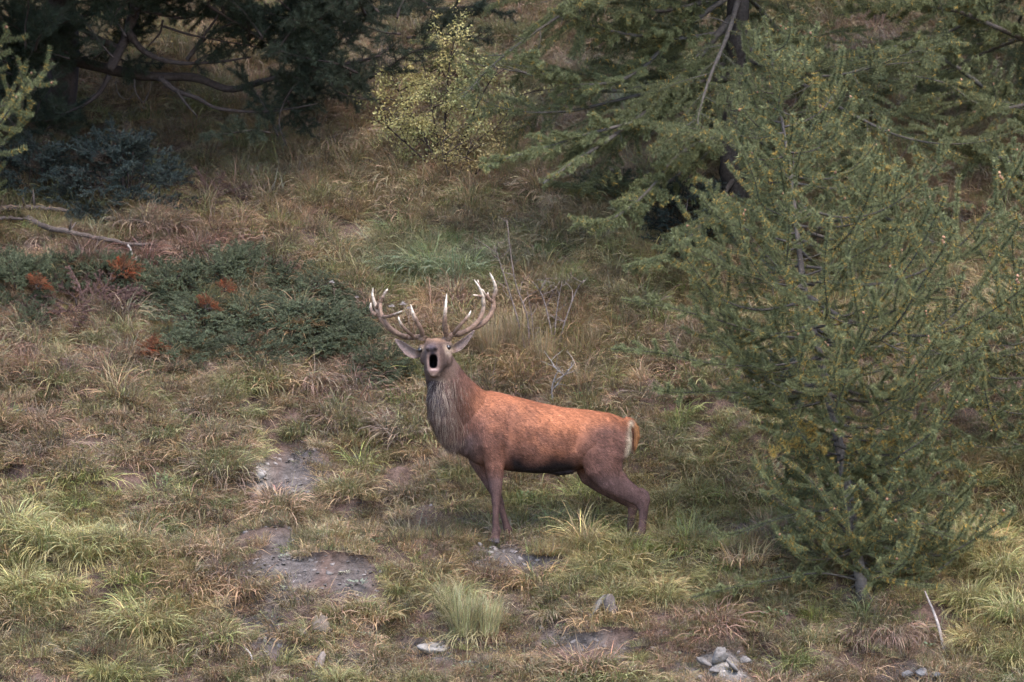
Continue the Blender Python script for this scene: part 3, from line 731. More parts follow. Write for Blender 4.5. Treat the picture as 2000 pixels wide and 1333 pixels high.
    am1 = antler([burr(835, 935, .0), ([(850, 945, 0), (780, 925, .02), (650, 930, .06), (500, 880, .12), (380, 790, .17), (290, 680, .20), (245, 580, .21), (225, 510, .21), (200, 440, .20), (185, 370, .19), (190, 285, .17)], .0185, .0045),
                  ([(235, 545, .21), (275, 490, .17), (310, 420, .14), (350, 345, .12), (383, 295, .11)], .0135, .004),
                  ([(640, 925, .05), (520, 880, .07), (400, 790, .09), (325, 690, .11), (290, 590, .13), (285, 520, .15), (295, 470, .16)], .0145, .012),
                  ([(320, 660, .11), (400, 655, .03), (490, 622, -.05), (575, 582, -.11)], .0115, .0035),
                  ([(235, 640, .20), (185, 600, .24), (160, 545, .26), (163, 478, .27)], .0125, .004),
                  ([(840, 930, 0), (815, 830, -.06), (760, 720, -.10), (710, 610, -.11), (680, 497, -.10)], .0155, .004),
                  ([(720, 925, .03), (650, 860, -.03), (580, 790, -.06), (540, 720, -.07), (518, 650, -.06)], .012, .0035)])
    am2 = antler([burr(1165, 925, .0), ([(1165, 940, 0), (1230, 895, .02), (1340, 875, .05), (1480, 800, .10), (1580, 690, .13), (1628, 550, .14), (1622, 420, .12), (1585, 300, .09), (1505, 173, .05)], .0185, .0045),
                  ([(1580, 290, .09), (1565, 235, .09), (1555, 178, .09)], .009, .003),
                  ([(1470, 815, .10), (1600, 760, .17), (1710, 650, .22), (1760, 530, .24), (1755, 430, .24), (1785, 340, .23), (1780, 250, .21), (1750, 170, .19), (1708, 83, .16)], .0175, .0045),
                  ([(1750, 470, .24), (1690, 420, .20), (1640, 360, .16), (1605, 300, .12)], .0125, .007),
                  ([(1690, 420, .22), (1688, 385, .25), (1684, 343, .27)], .009, .003),
                  ([(1640, 405, .14), (1570, 390, .08), (1490, 375, .03)], .0095, .003),
                  ([(1160, 930, 0), (1130, 840, -.05), (1125, 700, -.10), (1135, 560, -.12), (1150, 358, -.11)], .0175, .004),
                  ([(1225, 900, .02), (1300, 805, -.04), (1390, 700, -.07), (1440, 640, -.07), (1466, 578, -.06)], .0125, .0035)])
    link("antler", am1, stag); link("antler", am2, stag)
    return stag
build_stag()

# ------------------------------------------------------------------ conifers
def needles(g, P, ds, K, L, width, fwdk, rng, colA, colB, gold=0., flat=0., bend=0.):
    P = np.asarray(P, float); a = arclen(P); d = np.arange(ds * rng.rand(), a[-1], ds)
    if len(d) == 0: return
    pos = by_len(P, d); e = 1e-3 + 0 * d; tg = unit(by_len(P, np.minimum(d + .01, a[-1])) - by_len(P, np.maximum(d - .01, 0)))
    n = len(d); pos = np.repeat(pos, K, 0); tg = np.repeat(tg, K, 0); m = n * K
    r = rng.randn(m, 3); r[:, 2] *= (1 - flat); r = unit(r - tg * np.sum(r * tg, 1, keepdims=True))
    dr = unit(tg * fwdk + r + rng.randn(m, 3) * .15); dr[:, 2] += bend
    l = (L * (.65 + .6 * rng.rand(m)))[:, None]
    sd_ = unit(np.cross(dr, rng.randn(m, 3))) * width * .5
    V = np.stack([pos - sd_, pos + sd_, pos + dr * l], 1).reshape(-1, 3)
    f = rng.rand(m, 1); c = (colA + (colB - colA) * f) * (.6 + .75 * rng.rand(m, 1))
    if gold > 0:
        k = np.repeat(rng.rand(n) < gold, K)[:, None]; c = np.where(k, np.array([.26, .17, .045]) * (.6 + .8 * rng.rand(m, 1)), c)
    g.add(V, np.arange(3 * m).reshape(m, 3), None, np.repeat(c, 3, 0))
LA, LB = np.array([.062, .070, .034]), np.array([.132, .132, .058])
PA, PB = np.array([.015, .020, .013]), np.array([.034, .040, .024])
JA, JB = np.array([.046, .055, .031]), np.array([.100, .108, .060])
BARK_L, BARK_P = np.array([.050, .042, .036]), np.array([.034, .025, .022])
STY = {
    'larch': dict(ds=.0080, K=12, L=.031, width=.0044, fwdk=.35, colA=LA, colB=LB),
    'pine': dict(ds=.007, K=7, L=.050, width=.0028, fwdk=.9, colA=PA, colB=PB),
    'juniper': dict(ds=.0060, K=8, L=.016, width=.0048, fwdk=.7, colA=JA, colB=JB),
}
def cones(g, P, rng, n, size=.012):
    a = arclen(P)
    for _ in range(n):
        p = by_len(P, np.array([a[-1] * (.15 + .85 * rng.rand())]))[0] + rng.randn(3) * .006
        ax = unit(np.array([rng.randn() * .3, rng.randn() * .3, 1.])); t = np.linspace(0, 1, 5)
        Pc = p + ax * (t[:, None] * size * 2.2); R = size * np.array([.35, .85, .95, .7, .15])
        c = np.array([.150, .078, .045]) * (.6 + .9 * rng.rand())
        tube(Pc, R, 6, c, g)
def bough(pts, r0, r1, wood, leaf, rng, style='larch', twig=.35, sp=.07, start=.12, up=.15, sub=0., gold=0., hang=0., bark=BARK_L, cone=None, ncone=0, axisneedles=.25, sides=6, flat=.5, bare=0., thin=1.):
    st = dict(STY[style]); st['ds'] = st['ds'] * thin
    P = resample(pts, max(8, len(pts) * 4)); a = arclen(P); L = a[-1]; t = a / L
    R = r0 + (r1 - r0) * t ** .8; R = R * (1 + .08 * rng.randn(len(R)))
    tube(P, R, sides, bark, wood)
    if leaf is not None and axisneedles < 1:
        needles(leaf, by_len(P, np.linspace(axisneedles * L, L, 12)), rng=rng, gold=gold, **st)
    d = start * L; s = 1
    while d < L * .985:
        f = d / L; p = by_len(P, np.array([d]))[0]; tg = unit(by_len(P, np.array([min(d + .02, L)]))[0] - by_len(P, np.array([max(d - .02, 0)]))[0])
        sv = unit(np.cross(tg, [0, 0, 1.])); upv = np.cross(sv, tg)
        ang = rng.randn() * .55 * (1 - flat) * 2
        lat = sv * s * math.cos(ang) + upv * (math.sin(ang) + up)
        l = twig * (1 - .72 * f) * (.45 + .75 * rng.rand()) * min(1, .5 + f * 3)
        d0 = unit(tg * (.55 + .3 * rng.rand()) + lat)
        d1 = unit(d0 + np.array([0, 0, up * 2.0 - hang]) + tg * .25 + rng.randn(3) * .15)
        tp = np.array([p, p + d0 * l * .33, p + d0 * l * .55 + d1 * l * .12, p + d0 * l * .62 + d1 * l * .40])
        tw = resample(tp, 7)
        tube(tw, np.linspace(max(r1 * .9, r0 * .28 * (1 - f * .6)), .0014, 7), 4, bark, wood)
        if leaf is not None and rng.rand() > bare:
            needles(leaf, tw, rng=rng, gold=gold, **st)
            if sub > 0 and l > .12:
                aa = arclen(tw)[-1]; k = int(l / .055); ss = 1
                for q in range(k):
                    dd = aa * (.2 + .75 * q / k); p2 = by_len(tw, np.array([dd]))[0]; t2 = unit(by_len(tw, np.array([min(dd + .02, aa)]))[0] - p2 + 1e-6)
                    sv2 = unit(np.cross(t2, upv)) * ss; l2 = sub * l * (.4 + .7 * rng.rand()) * (1 - .5 * q / k)
                    e = unit(t2 * .7 + sv2 + rng.randn(3) * .25 + np.array([0, 0, up - hang * .5]))
                    tw2 = np.array([p2, p2 + e * l2 * .5, p2 + unit(e + t2 * .4) * l2])
                    tube(tw2, [.002, .0016, .0011], 3, bark, wood)
                    needles(leaf, tw2, rng=rng, gold=gold, **st); ss = -ss
        if cone is not None and rng.rand() < ncone: cones(cone, tw, rng, rng.randint(1, 4))
        d += sp * (.6 + .8 * rng.rand()) * (1 - .3 * f); s = -s

class Proto:
    pass
def larch_protos(lengths, droop, nvar, seed, twig, hang, up, gold, sub, thin=1., spk=1., ncone=.05, flat=.55):
    out = []
    for Lb in lengths:
        for v in range(nvar):
            rng = RS(seed + int(Lb * 100) + v * 7)
            wood, leaf, cone = Geo(), Geo(), Geo()
            x = np.linspace(0, 1, 6); wob = np.cumsum(rng.randn(6)) * .03
            if droop: z = -.30 * x + .05 * np.sin(x * 5 + rng.rand() * 6) + .16 * x ** 3
            else: z = .05 * x - .12 * np.sin(x * 3.0) + (.20 + .30 * rng.rand()) * x ** 2.8
            pts = np.stack([x * Lb, wob * Lb, z * Lb], 1)
            STY['larch'].update(K=12 if droop else 18, colA=LA * (.80 if droop else 1.0), colB=LB * (.80 if droop else 1.05))
            bough(pts, .0055 + .0085 * Lb, .0022, wood, leaf, rng, 'larch', twig * Lb ** .65, (.052 + .018 * Lb) * spk, .10, up, sub, gold, hang, BARK_L, cone, ncone, .12, 6, flat, .08, thin)
            p = Proto(); p.L = Lb; p.wood = wood.mesh("larch_branch", M_BARK, True); p.leaf = leaf.mesh("larch_needles", M_NEEDLE)
            p.cone = cone.mesh("larch_cones", M_STONE, True) if cone.n else None
            out.append(p)
    return out
YOUNG = larch_protos([.35, .7, 1.1, 1.6], False, 4, 100, .66, -.25, .16, .10, 0., 1., 2.3, .12, .35)
OLD = larch_protos([1.4, 2.2, 3.0], True, 3, 300, .60, .30, .0, .04, .5, 1.3, 1.5, .05, .5)

def put_branch(tree, p, at, az, pitch, roll, sc):
    b = link("branch", p.wood, tree); b.location = at; b.rotation_euler = Euler((roll, -pitch, az), 'XYZ'); b.scale = (sc, sc, sc)
    f = tag(link("needle_foliage", p.leaf, b), None, None, None, 'stuff')
    if p.cone: tag(link("cone_cluster", p.cone, b), None, None, None, 'stuff')
    return b
def custom_limb(tree, base, name, pts, r0, r1, rng, **kw):
    wood, leaf = Geo(), Geo()
    pts = [np.array(p) - np.array(base) for p in pts]
    bough(pts, r0, r1, wood, leaf, rng, **kw)
    mt = M_BARK
    b = link(name, wood.mesh("limb", mt, True), tree)
    if leaf.n: tag(link("needle_foliage", leaf.mesh("limb_needles", M_NEEDLE), b), None, None, None, 'stuff')
    return b
def larch(label, base, trunk_pts, r0, protos, nbr, len_at, rng, pitch=.1, tmin=.05, tmax=.98, azf=None, group=None, name="larch_tree"):
    tree = thing(name, base, label, "tree", group)
    P = resample([np.array(p) - np.array(base) for p in trunk_pts], 40); a = arclen(P); L = a[-1]
    g = Geo(); R = r0 * (1 - .93 * (a / L) ** .9); R[0] *= 1.35
    R = R * (1 + .05 * rng.randn(40))
    bk = np.array([.075, .062, .054]) * (.4 if r0 > .1 else 1.) * (.7 + .6 * rng.rand(40, 1)); tube(P, R, 12, bk, g); link("trunk", g.mesh("larch_trunk", M_BARK, True), tree)
    az = rng.rand() * 6.28
    for i in range(nbr):
        f = tmin + (tmax - tmin) * ((i + rng.rand() * .8) / nbr)
        at = by_len(P, np.array([f * L]))[0]; az += 2.4 + rng.randn() * .35
        want = len_at(f, az) * (.75 + .5 * rng.rand())
        p = min(protos, key=lambda q: abs(math.log(q.L / want)) + .25 * rng.rand())
        put_branch(tree, p, at, azf(az, rng) if azf else az, pitch + rng.randn() * .14 + max(0, f - .7) * 1.7, rng.randn() * .25, min(1.35, max(.72, want / p.L)))
    # leader shoot
    wood, leaf = Geo(), Geo()
    bough([P[-6], P[-1], P[-1] + unit(P[-1] - P[-3]) * .12], .006, .002, wood, leaf, rng, 'larch', .10, .05, .1, .5, 0., .05, 0, BARK_L, None, 0, 0.)
    b = link("leader", wood.mesh("leader", M_BARK, True), tree); tag(link("needle_foliage", leaf.mesh("leader_needles", M_NEEDLE), b), None, None, None, 'stuff')
    return tree

# the young larch at the right, in front of the stag's rear
rng = RS(11)
b0 = G(1688, 1172); Y0 = b0.y
b0 = b0 - Vector((0, 0, .04))
STY['larch'].update(K=18, colA=LA, colB=LB * 1.05)
tp = [b0] + [W(px, py, Y0 + dy) for px, py, dy in ((1668, 1040, .02), (1645, 900, .05), (1620, 780, .08), (1592, 660, .1), (1570, 560, .12), (1560, 480, .13), (1545, 350, .15), (1522, 200, .17), (1498, 60, .2))]
def len1(f, az): return float(np.interp(f, [0, .05, .12, .2, .3, .45, .6, .72, .85, 1], [.8, 1.0, 1.0, .75, 1.1, 1.6, 1.35, .95, .55, .25])) * (.9 + .2 * math.cos(az))
lar1 = larch("young larch with upturned branches, orange cones and a leaning trunk on the lower slope", b0, tp, .055, YOUNG, 110, len1, rng, .02, .035, .97)

TRK = resample([np.array(p) - np.array(b0) for p in tp], 40)
for i in range(22):      # the thick skirt of branches round the foot
    f = .05 + .24 * rng.rand(); at = by_len(TRK, np.array([f * arclen(TRK)[-1]]))[0]
    put_branch(lar1, YOUNG[4 + rng.randint(8)], at, rng.rand() * 6.28, -.08 + rng.randn() * .16, rng.randn() * .4, .7 + .45 * rng.rand())
for pts, dy, r0, kw in [([(1684, 1135), (1600, 1120), (1500, 1135), (1420, 1150), (1350, 1168)], -.5, .012, dict(bare=.45)),
                    ([(1662, 1040), (1590, 1000), (1500, 1020), (1430, 1045), (1395, 1040)], -.4, .011, dict(bare=.6)),
                    ([(1665, 1050), (1730, 1010), (1800, 1030), (1862, 1052)], -.4, .012, dict(bare=.85)),
                    ([(1655, 980), (1730, 985), (1810, 960), (1870, 970)], -.3, .011, dict(bare=.7)),
                    ([(1590, 660), (1500, 655), (1400, 625), (1300, 600), (1215, 585)], -.5, .013, dict(twig=.36)),
                    ([(1602, 700), (1500, 715), (1390, 710), (1290, 690), (1195, 682)], -.8, .013, dict(twig=.36)),
                    ([(1612, 745), (1510, 770), (1400, 765), (1320, 768), (1275, 760)], -.6, .012, dict(twig=.32)),
                    ([(1572, 565), (1480, 545), (1390, 510), (1310, 470)], -.4, .012, dict(twig=.34)),
                    ([(1562, 480), (1480, 455), (1410, 430), (1370, 385)], -.3, .011, dict(twig=.30)),
                    ([(1590, 640), (1690, 625), (1790, 590), (1870, 540)], -.6, .013, dict(twig=.36)),
                    ([(1612, 750), (1720, 760), (1830, 735), (1920, 690)], -.7, .013, dict(twig=.36)),
                    ([(1570, 540), (1650, 510), (1730, 465), (1770, 420)], -.3, .011, dict(twig=.30)),
                    ([(1640, 890), (1600, 880), (1550, 870), (1505, 885)], -.5, .010, dict(gold=.75)),
                    ([(1640, 900), (1690, 880), (1730, 870), (1770, 850)], -.5, .009, dict(gold=.6)),
                    ([(1635, 860), (1590, 850), (1560, 820)], -.45, .008, dict(gold=.6))]:
    custom_limb(lar1, b0, "branch", [np.array(W(p[0], p[1], Y0 + dy * i / (len(pts) - 1))) for i, p in enumerate(pts)], r0, .003, rng,
                **dict(dict(style='larch', twig=.26, sp=.085, up=.12, hang=-.1, start=.2), **kw))

# the big larch behind it, whose long branches hang over the bank
rng = RS(12)
b2 = G(1440, 452); Y2 = b2.y
b2 -= Vector((0, 0, .06))
tp = [b2] + [W(px, py, Y2) for px, py in ((1436, 380), (1430, 250), (1440, 60), (1446, -250), (1450, -800), (1455, -1500))]
def len2(f, az): return float(np.interp(f, [0, .12, .3, 1], [1.6, 2.5, 2.6, .5]))
lar2 = larch("tall larch with long drooping branches on the bank behind the young larch", b2, tp, .13, OLD, 58, len2, rng, -.02, .10, .97)
def PW(L, y0, y1): return [np.array(W(p[0], p[1], y0 + (y1 - y0) * i / (len(L) - 1))) for i, p in enumerate(L)]
lk = dict(style='larch', twig=.42, sp=.065, up=.02, hang=.2, sub=.5, gold=.03)
custom_limb(lar2, b2, "branch", PW([(1442, 20), (1370, 105), (1290, 195), (1235, 240), (1170, 285), (1110, 325), (1062, 358)], Y2, Y2 - 1.7), .040, .012, rng, **dict(lk, start=.2))
custom_limb(lar2, b2, "branch", PW([(1235, 240), (1150, 262), (1060, 290), (990, 310), (945, 330)], Y2 - 1.0, Y2 - 1.5), .018, .004, rng, **lk)
custom_limb(lar2, b2, "branch", PW([(1442, -20), (1330, 60), (1230, 150), (1120, 165), (1055, 140), (1035, 100)], Y2, Y2 - 1.5), .032, .006, rng, **lk)
custom_limb(lar2, b2, "branch", PW([(1438, 60), (1320, 75), (1190, 60), (1080, 20)], Y2, Y2 - 1.2), .030, .006, rng, **lk)
custom_limb(lar2, b2, "branch", PW([(1445, -150), (1300, -70), (1150, 0), (1050, 60), (960, 130), (905, 190)], Y2, Y2 - 1.3), .035, .006, rng, **dict(lk, bare=.75))
custom_limb(lar2, b2, "branch", PW([(1436, 250), (1330, 300), (1260, 380), (1190, 430), (1120, 440)], Y2, Y2 - 2.0), .028, .005, rng, **lk)
custom_limb(lar2, b2, "branch", PW([(1440, 300), (1520, 330), (1620, 330), (1720, 300)], Y2, Y2 - 1.2), .025, .005, rng, **lk)
custom_limb(lar2, b2, "branch", PW([(1440, 340), (1370, 440), (1300, 500), (1230, 520)], Y2, Y2 - 2.2), .025, .005, rng, **lk)

# larch at the right-hand edge, further back
rng = RS(13)
gx = on_ground(4.95, 5.6); b3 = gx - Vector((0, 0, .06)); Y3 = gx.y
px3, py3 = proj(gx.x, gx.y, gx.z)
tp = [b3, b3 + Vector((.05, 0, 1.5)), b3 + Vector((-.05, .1, 4)), b3 + Vector((0, .2, 9))]
lar3 = larch("broad larch with dark heavy limbs growing above the pale rocks", b3, tp, .12, OLD, 46, lambda f, az: float(np.interp(f, [0, .2, 1], [2.2, 2.4, .5])), rng, 0.0, .10, .97)
custom_limb(lar3, b3, "branch", PW([(px3, 580), (1990, 540), (1880, 500), (1780, 455), (1700, 405), (1650, 365)], Y3, Y3 - 2.4), .05, .010, rng, **lk)
custom_limb(lar3, b3, "branch", PW([(px3, 260), (1960, 200), (1850, 120), (1760, 90), (1660, 120)], Y3, Y3 - 1.6), .04, .006, rng, **lk)
custom_limb(lar3, b3, "branch", PW([(px3, 420), (1990, 330), (1880, 280), (1800, 250)], Y3, Y3 - 2.0), .03, .006, rng, **lk)
custom_limb(lar3, b3, "branch", PW([(px3, 100), (1960, 60), (1860, 20), (1740, 10), (1640, 30)], Y3, Y3 - 1.4), .035, .006, rng, **lk)

# small larch at the right edge, lower down
rng = RS(14)
g4 = on_ground(4.45, .9); b4 = g4 - Vector((0, 0, .04))
tp = [b4, b4 + Vector((-.05, 0, .8)), b4 + Vector((-.02, .05, 1.8)), b4 + Vector((-.10, .05, 2.7))]
larch("small pale-green larch at the right of the leaning young larch", b4, tp, .045, YOUNG, 44, lambda f, az: float(np.interp(f, [0, .3, 1], [.9, 1.2, .25])), rng, .05)
# larch reaching in at the left, beside the pine
rng = RS(15)
g5 = on_ground(-5.35, 4.4); b5 = g5 - Vector((0, 0, .04))
tp = [b5, b5 + Vector((.05, 0, 1.2)), b5 + Vector((0, .05, 2.4)), b5 + Vector((.1, .05, 3.6))]
larch("slim larch reaching its tips out beside the dark pine", b5, tp, .05, YOUNG, 50, lambda f, az: float(np.interp(f, [0, .3, 1], [.9, 1.1, .3])), rng, .08)

# ------------------------------------------------------------------ the pine, top left
rng = RS(16)
gp = on_ground(-4.3, 7.1); bp = gp - Vector((0, 0, .1)); YP = gp.y
pxp, pyp = proj(gp.x, gp.y, gp.z)
pine = thing("pine_tree", bp, "dark old pine with crooked limbs and heavy crown shading the bank", "tree")
P = resample([(0, 0, 0), (.08, 0, .9), (.0, -.05, 1.9), (.12, 0, 3.2), (.3, 0, 5.2), (.35, 0, 7)], 40); g = Geo()
tube(P, .17 * (1 - .75 * np.linspace(0, 1, 40)), 14, BARK_P * (.7 + .6 * rng.rand(40, 1)), g); link("trunk", g.mesh("pine_trunk", M_BARK, True), pine)
pk = dict(style='pine', twig=.38, sp=.10, up=.05, hang=.1, sub=.5, bark=BARK_P, flat=.1, axisneedles=2., thin=1.3)
YF = YP - 1.3
limbs = [
    ([(pxp + 8, 70), (120, 108), (210, 135), (300, 150), (380, 152), (450, 175), (520, 157), (600, 138), (690, 122), (742, 110)], 0, -1.6, .070, .010, dict(start=.62, sp=.10, twig=.3)),
    ([(pxp + 20, -210), (190, -160), (262, -70), (264, 10), (250, 60), (237, 92), (214, 136)], 0, -1.1, .065, .045, dict(leaf=False)),
    ([(312, 153), (345, 178), (385, 192), (425, 212), (500, 219), (560, 214), (620, 203)], -1.0, -1.4, .030, .006, dict(start=.55)),
    ([(250, 62), (275, 95), (310, 115), (360, 124), (430, 121), (490, 112)], -.9, -1.2, .036, .008, dict(start=.6)),
    ([(264, 18), (310, 28), (365, 36), (400, 12), (430, -20)], -.8, -1.0, .022, .006, dict(start=.5)),
    ([(365, 118), (385, 90), (420, 40), (470, -20)], -1.0, -1.0, .024, .008, dict(start=.4)),
    ([(405, 10), (440, 32), (500, 70), (540, 95)], -1.0, -1.4, .018, .005, dict(start=.3)),
    ([(318, 40), (312, 65), (290, 90)], -.8, -.9, .014, .006, dict(leaf=False)),
    ([(320, 52), (370, 68), (430, 80), (500, 92)], -.9, -1.2, .014, .005, dict(start=.5)),
    ([(345, 178), (365, 205), (385, 228)], -1.1, -1.2, .020, .006, dict(leaf=False)),
    ([(214, 148), (195, 180), (165, 205), (130, 220), (90, 238)], -.9, -.8, .028, .007, dict(start=.4)),
    ([(235, 95), (190, 75), (150, 52), (110, 30)], -.9, -.4, .03, .02, dict(start=.2)),
    ([(600, 138), (560, 190), (545, 240), (560, 285)], -1.4, -1.5, .012, .004, dict(start=.1, twig=.2)),
    ([(640, 150), (660, 180), (720, 195), (765, 190)], -1.4, -1.5, .012, .004, dict(start=.2, twig=.22)),
    ([(262, 155), (265, 180), (280, 200), (292, 178), (296, 160)], -1.0, -1.1, .007, .004, dict(leaf=False)),
    ([(225, 160), (232, 185), (250, 195), (262, 180)], -1.0, -1.1, .006, .003, dict(leaf=False)),
]
for pts, d0, d1, r0, r1, kw in limbs:
    kw = dict(kw); leafy = kw.pop('leaf', True); k2 = dict(pk, **kw)
    if not leafy: k2.update(twig=.12, sp=.3, bare=1.1, sub=0)
    custom_limb(pine, bp, "branch", PW(pts, YP + d0, YP + d1), r0, r1, rng, **k2)
# boughs of dense foliage: prototypes shared
PB_ = []
for v in range(6):
    r2 = RS(400 + v); wood, leaf = Geo(), Geo()
    x = np.linspace(0, 1, 5); pts = np.stack([x * .75, np.cumsum(r2.randn(5)) * .03, .10 * np.sin(x * 3) + .12 * x * x], 1)
    bough(pts, .013, .004, wood, leaf, r2, 'pine', .36, .065, .05, .12, .55, 0, 0, BARK_P, None, 0, .2, 5, .1)
    p = Proto(); p.wood = wood.mesh("pine_bough", M_BARK, True); p.leaf = leaf.mesh("pine_needles", M_NEEDLE); p.cone = None; PB_.append(p)
ZONES = [((430, 860, -60, 40), 34), ((480, 800, 20, 95), 26), ((500, 650, 90, 160), 12), ((515, 610, 160, 275), 9), ((-40, 230, -40, 130), 34), ((-40, 110, 110, 260), 22),
         ((620, 740, 130, 195), 4), ((230, 450, -70, -10), 12), ((120, 420, 30, 130), 5)]
for (x0, x1, y0, y1), n in ZONES:
    for _ in range(n):
        px, py = x0 + (x1 - x0) * rng.rand(), y0 + (y1 - y0) * rng.rand(); y = YP - 1.9 + 1.9 * rng.rand()
        put_branch(pine, PB_[rng.randint(6)], W(px, py, y) - bp, rng.rand() * 6.28, rng.randn() * .4, rng.randn() * .6, .65 + .55 * rng.rand())
# the crown above the picture
for _ in range(105):
    px = -450 + 720 * rng.rand(); py = -60 - 420 * rng.rand() ** 1.2; y = YP - 3.4 + 3.0 * rng.rand()
    put_branch(pine, PB_[rng.randint(6)], W(px, py, y) - bp, rng.rand() * 6.28, rng.randn() * .3, rng.randn() * .5, 1.0 + .7 * rng.rand())

for _ in range(62):  # extra unseen boughs added so their shade falls on the bank
    px = 150 + 480 * rng.rand(); py = -70 - 380 * rng.rand(); y = YP - 3.2 + 2.3 * rng.rand()
    put_branch(pine, PB_[rng.randint(6)], W(px, py, y) - bp, rng.rand() * 6.28, rng.randn() * .3, rng.randn() * .5, 1.1 + .7 * rng.rand())

# ------------------------------------------------------------------ junipers
def juniper_mesh(rng, rx, ry, h, nsp, style='juniper', cols=None):
    wood, leaf = Geo(), Geo()
    if cols: old = (STY['juniper']['colA'], STY['juniper']['colB']); STY['juniper'].update(colA=np.array(cols[0]), colB=np.array(cols[1]))
    for i in range(nsp):
        r = math.sqrt(rng.rand()); a = rng.rand() * 6.283
        x, y = rx * r * math.cos(a), ry * r * math.sin(a); z = h * (1 - r ** 2.2) * (.55 + .5 * rng.rand()) + .02
        d = unit(np.array([math.cos(a) * (.5 + r), math.sin(a) * (.5 + r) - .25, .55 + .5 * rng.rand() - .4 * r])); L = .16 + .16 * rng.rand()
        p0 = np.array([x, y, z]); pts = np.array([p0 - d * L * .6, p0, p0 + unit(d + [0, 0, -.1]) * L * .6])
        n0 = len(leaf.C)
        bough(pts, .005, .002, wood, leaf, rng, 'juniper', .15, .032, .15, .10, 0., 0., 0., BARK_P, None, 0, .2, 4, .3, .03)
        tone = (.55 + .8 * rng.rand()) * (np.array([1.5, .85, .7]) if rng.rand() < .06 else np.array([1, 1, 1]))
        for q in range(n0, len(leaf.C)): leaf.C[q] = leaf.C[q] * tone
        if i % 6 == 0: tube(resample([(0, 0, -.05), (x * .4, y * .4, z * .25), tuple(pts[0])], 6), np.linspace(.014, .006, 6), 5, BARK_P, wood)
    if cols: STY['juniper'].update(colA=old[0], colB=old[1])
    return wood.mesh("juniper_stems", M_BARK, True), leaf.mesh("juniper_sprays", M_NEEDLE)
JM = [juniper_mesh(RS(500 + k), .55, .42, .40, 105) for k in range(3)]
JRED = juniper_mesh(RS(520), .30, .25, .22, 26, cols=((.105, .042, .024), (.18, .074, .032)))
JBRN = juniper_mesh(RS(521), .50, .35, .22, 40, cols=((.075, .045, .040), (.12, .070, .055)))
JDRK = juniper_mesh(RS(522), .55, .45, .60, 130, cols=((.022, .030, .028), (.045, .055, .045)))
def put_juniper(px, py, mm, sc, rz, label, name="juniper_bush", group=None, squash=1., lift=0.):
    p = G(px, py) + Vector((0, -.35 * lift, lift)); r = thing(name, p - Vector((0, 0, .03)), label, "bush", group)
    r.rotation_euler = (.42, 0, rz if mm in (JRED,) else rz * .3); r.scale = (sc, sc, sc * squash)
    link("stem", mm[0], r); tag(link("foliage", mm[1], r), None, None, None, 'stuff')
GJ = "low grey-green junipers matted on the slope"; LJ = "low grey-green juniper in the mat between the fallen branch and the turf"
rj = RS(31)
for k, (px, py, sc) in enumerate([(330, 585, .85), (440, 560, .9), (540, 585, .85), (390, 640, .9), (350, 700, .7), (480, 700, .75), (500, 640, .9), (600, 650, .9), (560, 690, .55), (690, 690, .75), (640, 610, .6), (740, 730, .6), (300, 540, .6), (470, 525, .6), (560, 555, .7), (620, 585, .7), (700, 640, .6), (770, 715, .5), (280, 610, .7), (560, 640, .8)]):
    put_juniper(px, py, JM[k % 3], sc, rj.rand() * 3 - 1.5, LJ, "juniper_bush", GJ, .62 + .28 * rj.rand())
LJ2 = "dark juniper clump below the fallen branches beside the bronze heath"; GJ2 = "juniper clumps left of the juniper mat"
for k, (px, py, sc) in enumerate([(40, 570, .75), (130, 545, .6), (60, 640, .5), (215, 545, .55), (-60, 600, .7), (10, 540, .6)]):
    put_juniper(px, py, JM[(k + 1) % 3], sc, rj.rand() * 3 - 1.5, "dark juniper clump left of the mat, %s counting out from the brown heath bush" % ["fourth", "second", "first", "third", "sixth", "fifth"][k], "juniper_bush", GJ2)
put_juniper(170, 615, JBRN, 1.15, .2, "wide purplish-brown dead heath bush left of the juniper mat", "heath_bush")
put_juniper(240, 585, JRED, .50, .7, "bronze-orange withered sprig at the upper edge of the brown heath", "withered_bush", lift=.24)
put_juniper(75, 612, JRED, .38, 1.7, "small orange withered sprig among the dark juniper clumps", "withered_bush", lift=.24)
put_juniper(295, 705, JRED, .42, .1, "bright red-orange withered bush at the lower corner of the juniper mat", "withered_bush", lift=.10)
put_juniper(405, 650, JRED, .36, 2.1, "red withered sprig in the middle of the juniper mat", "withered_bush", lift=.24)
put_juniper(440, 615, JRED, .30, .9, "small rust sprig with bare twigs high in the juniper mat", "withered_bush", lift=.24)
put_juniper(240, 398, JDRK, 1.1, .3, "big rounded dark bush under the pine", "dark_bush")
put_juniper(75, 392, JDRK, .9, 1.3, "dark bush under the pine beside its trunk", "dark_bush")
put_juniper(415, 400, JBRN, .95, 1.1, "dull wine-brown bush in the shade right of the rounded dark bush", "withered_bush")
put_juniper(435, 378, JRED, .42, .4, "rusty dead sprig glowing in the shade below the pine", "withered_bush")
put_juniper(1180, 395, JM[1], .7, .3, "low dark-green bush under the hanging larch limb", "juniper_bush")
put_juniper(1360, 470, JDRK, .9, .5, "dark bush at the foot of the tall larch", "dark_bush")
put_juniper(1520, 800, JDRK, .75, .5, "dark bush in the shade below the young larch's crown", "dark_bush")

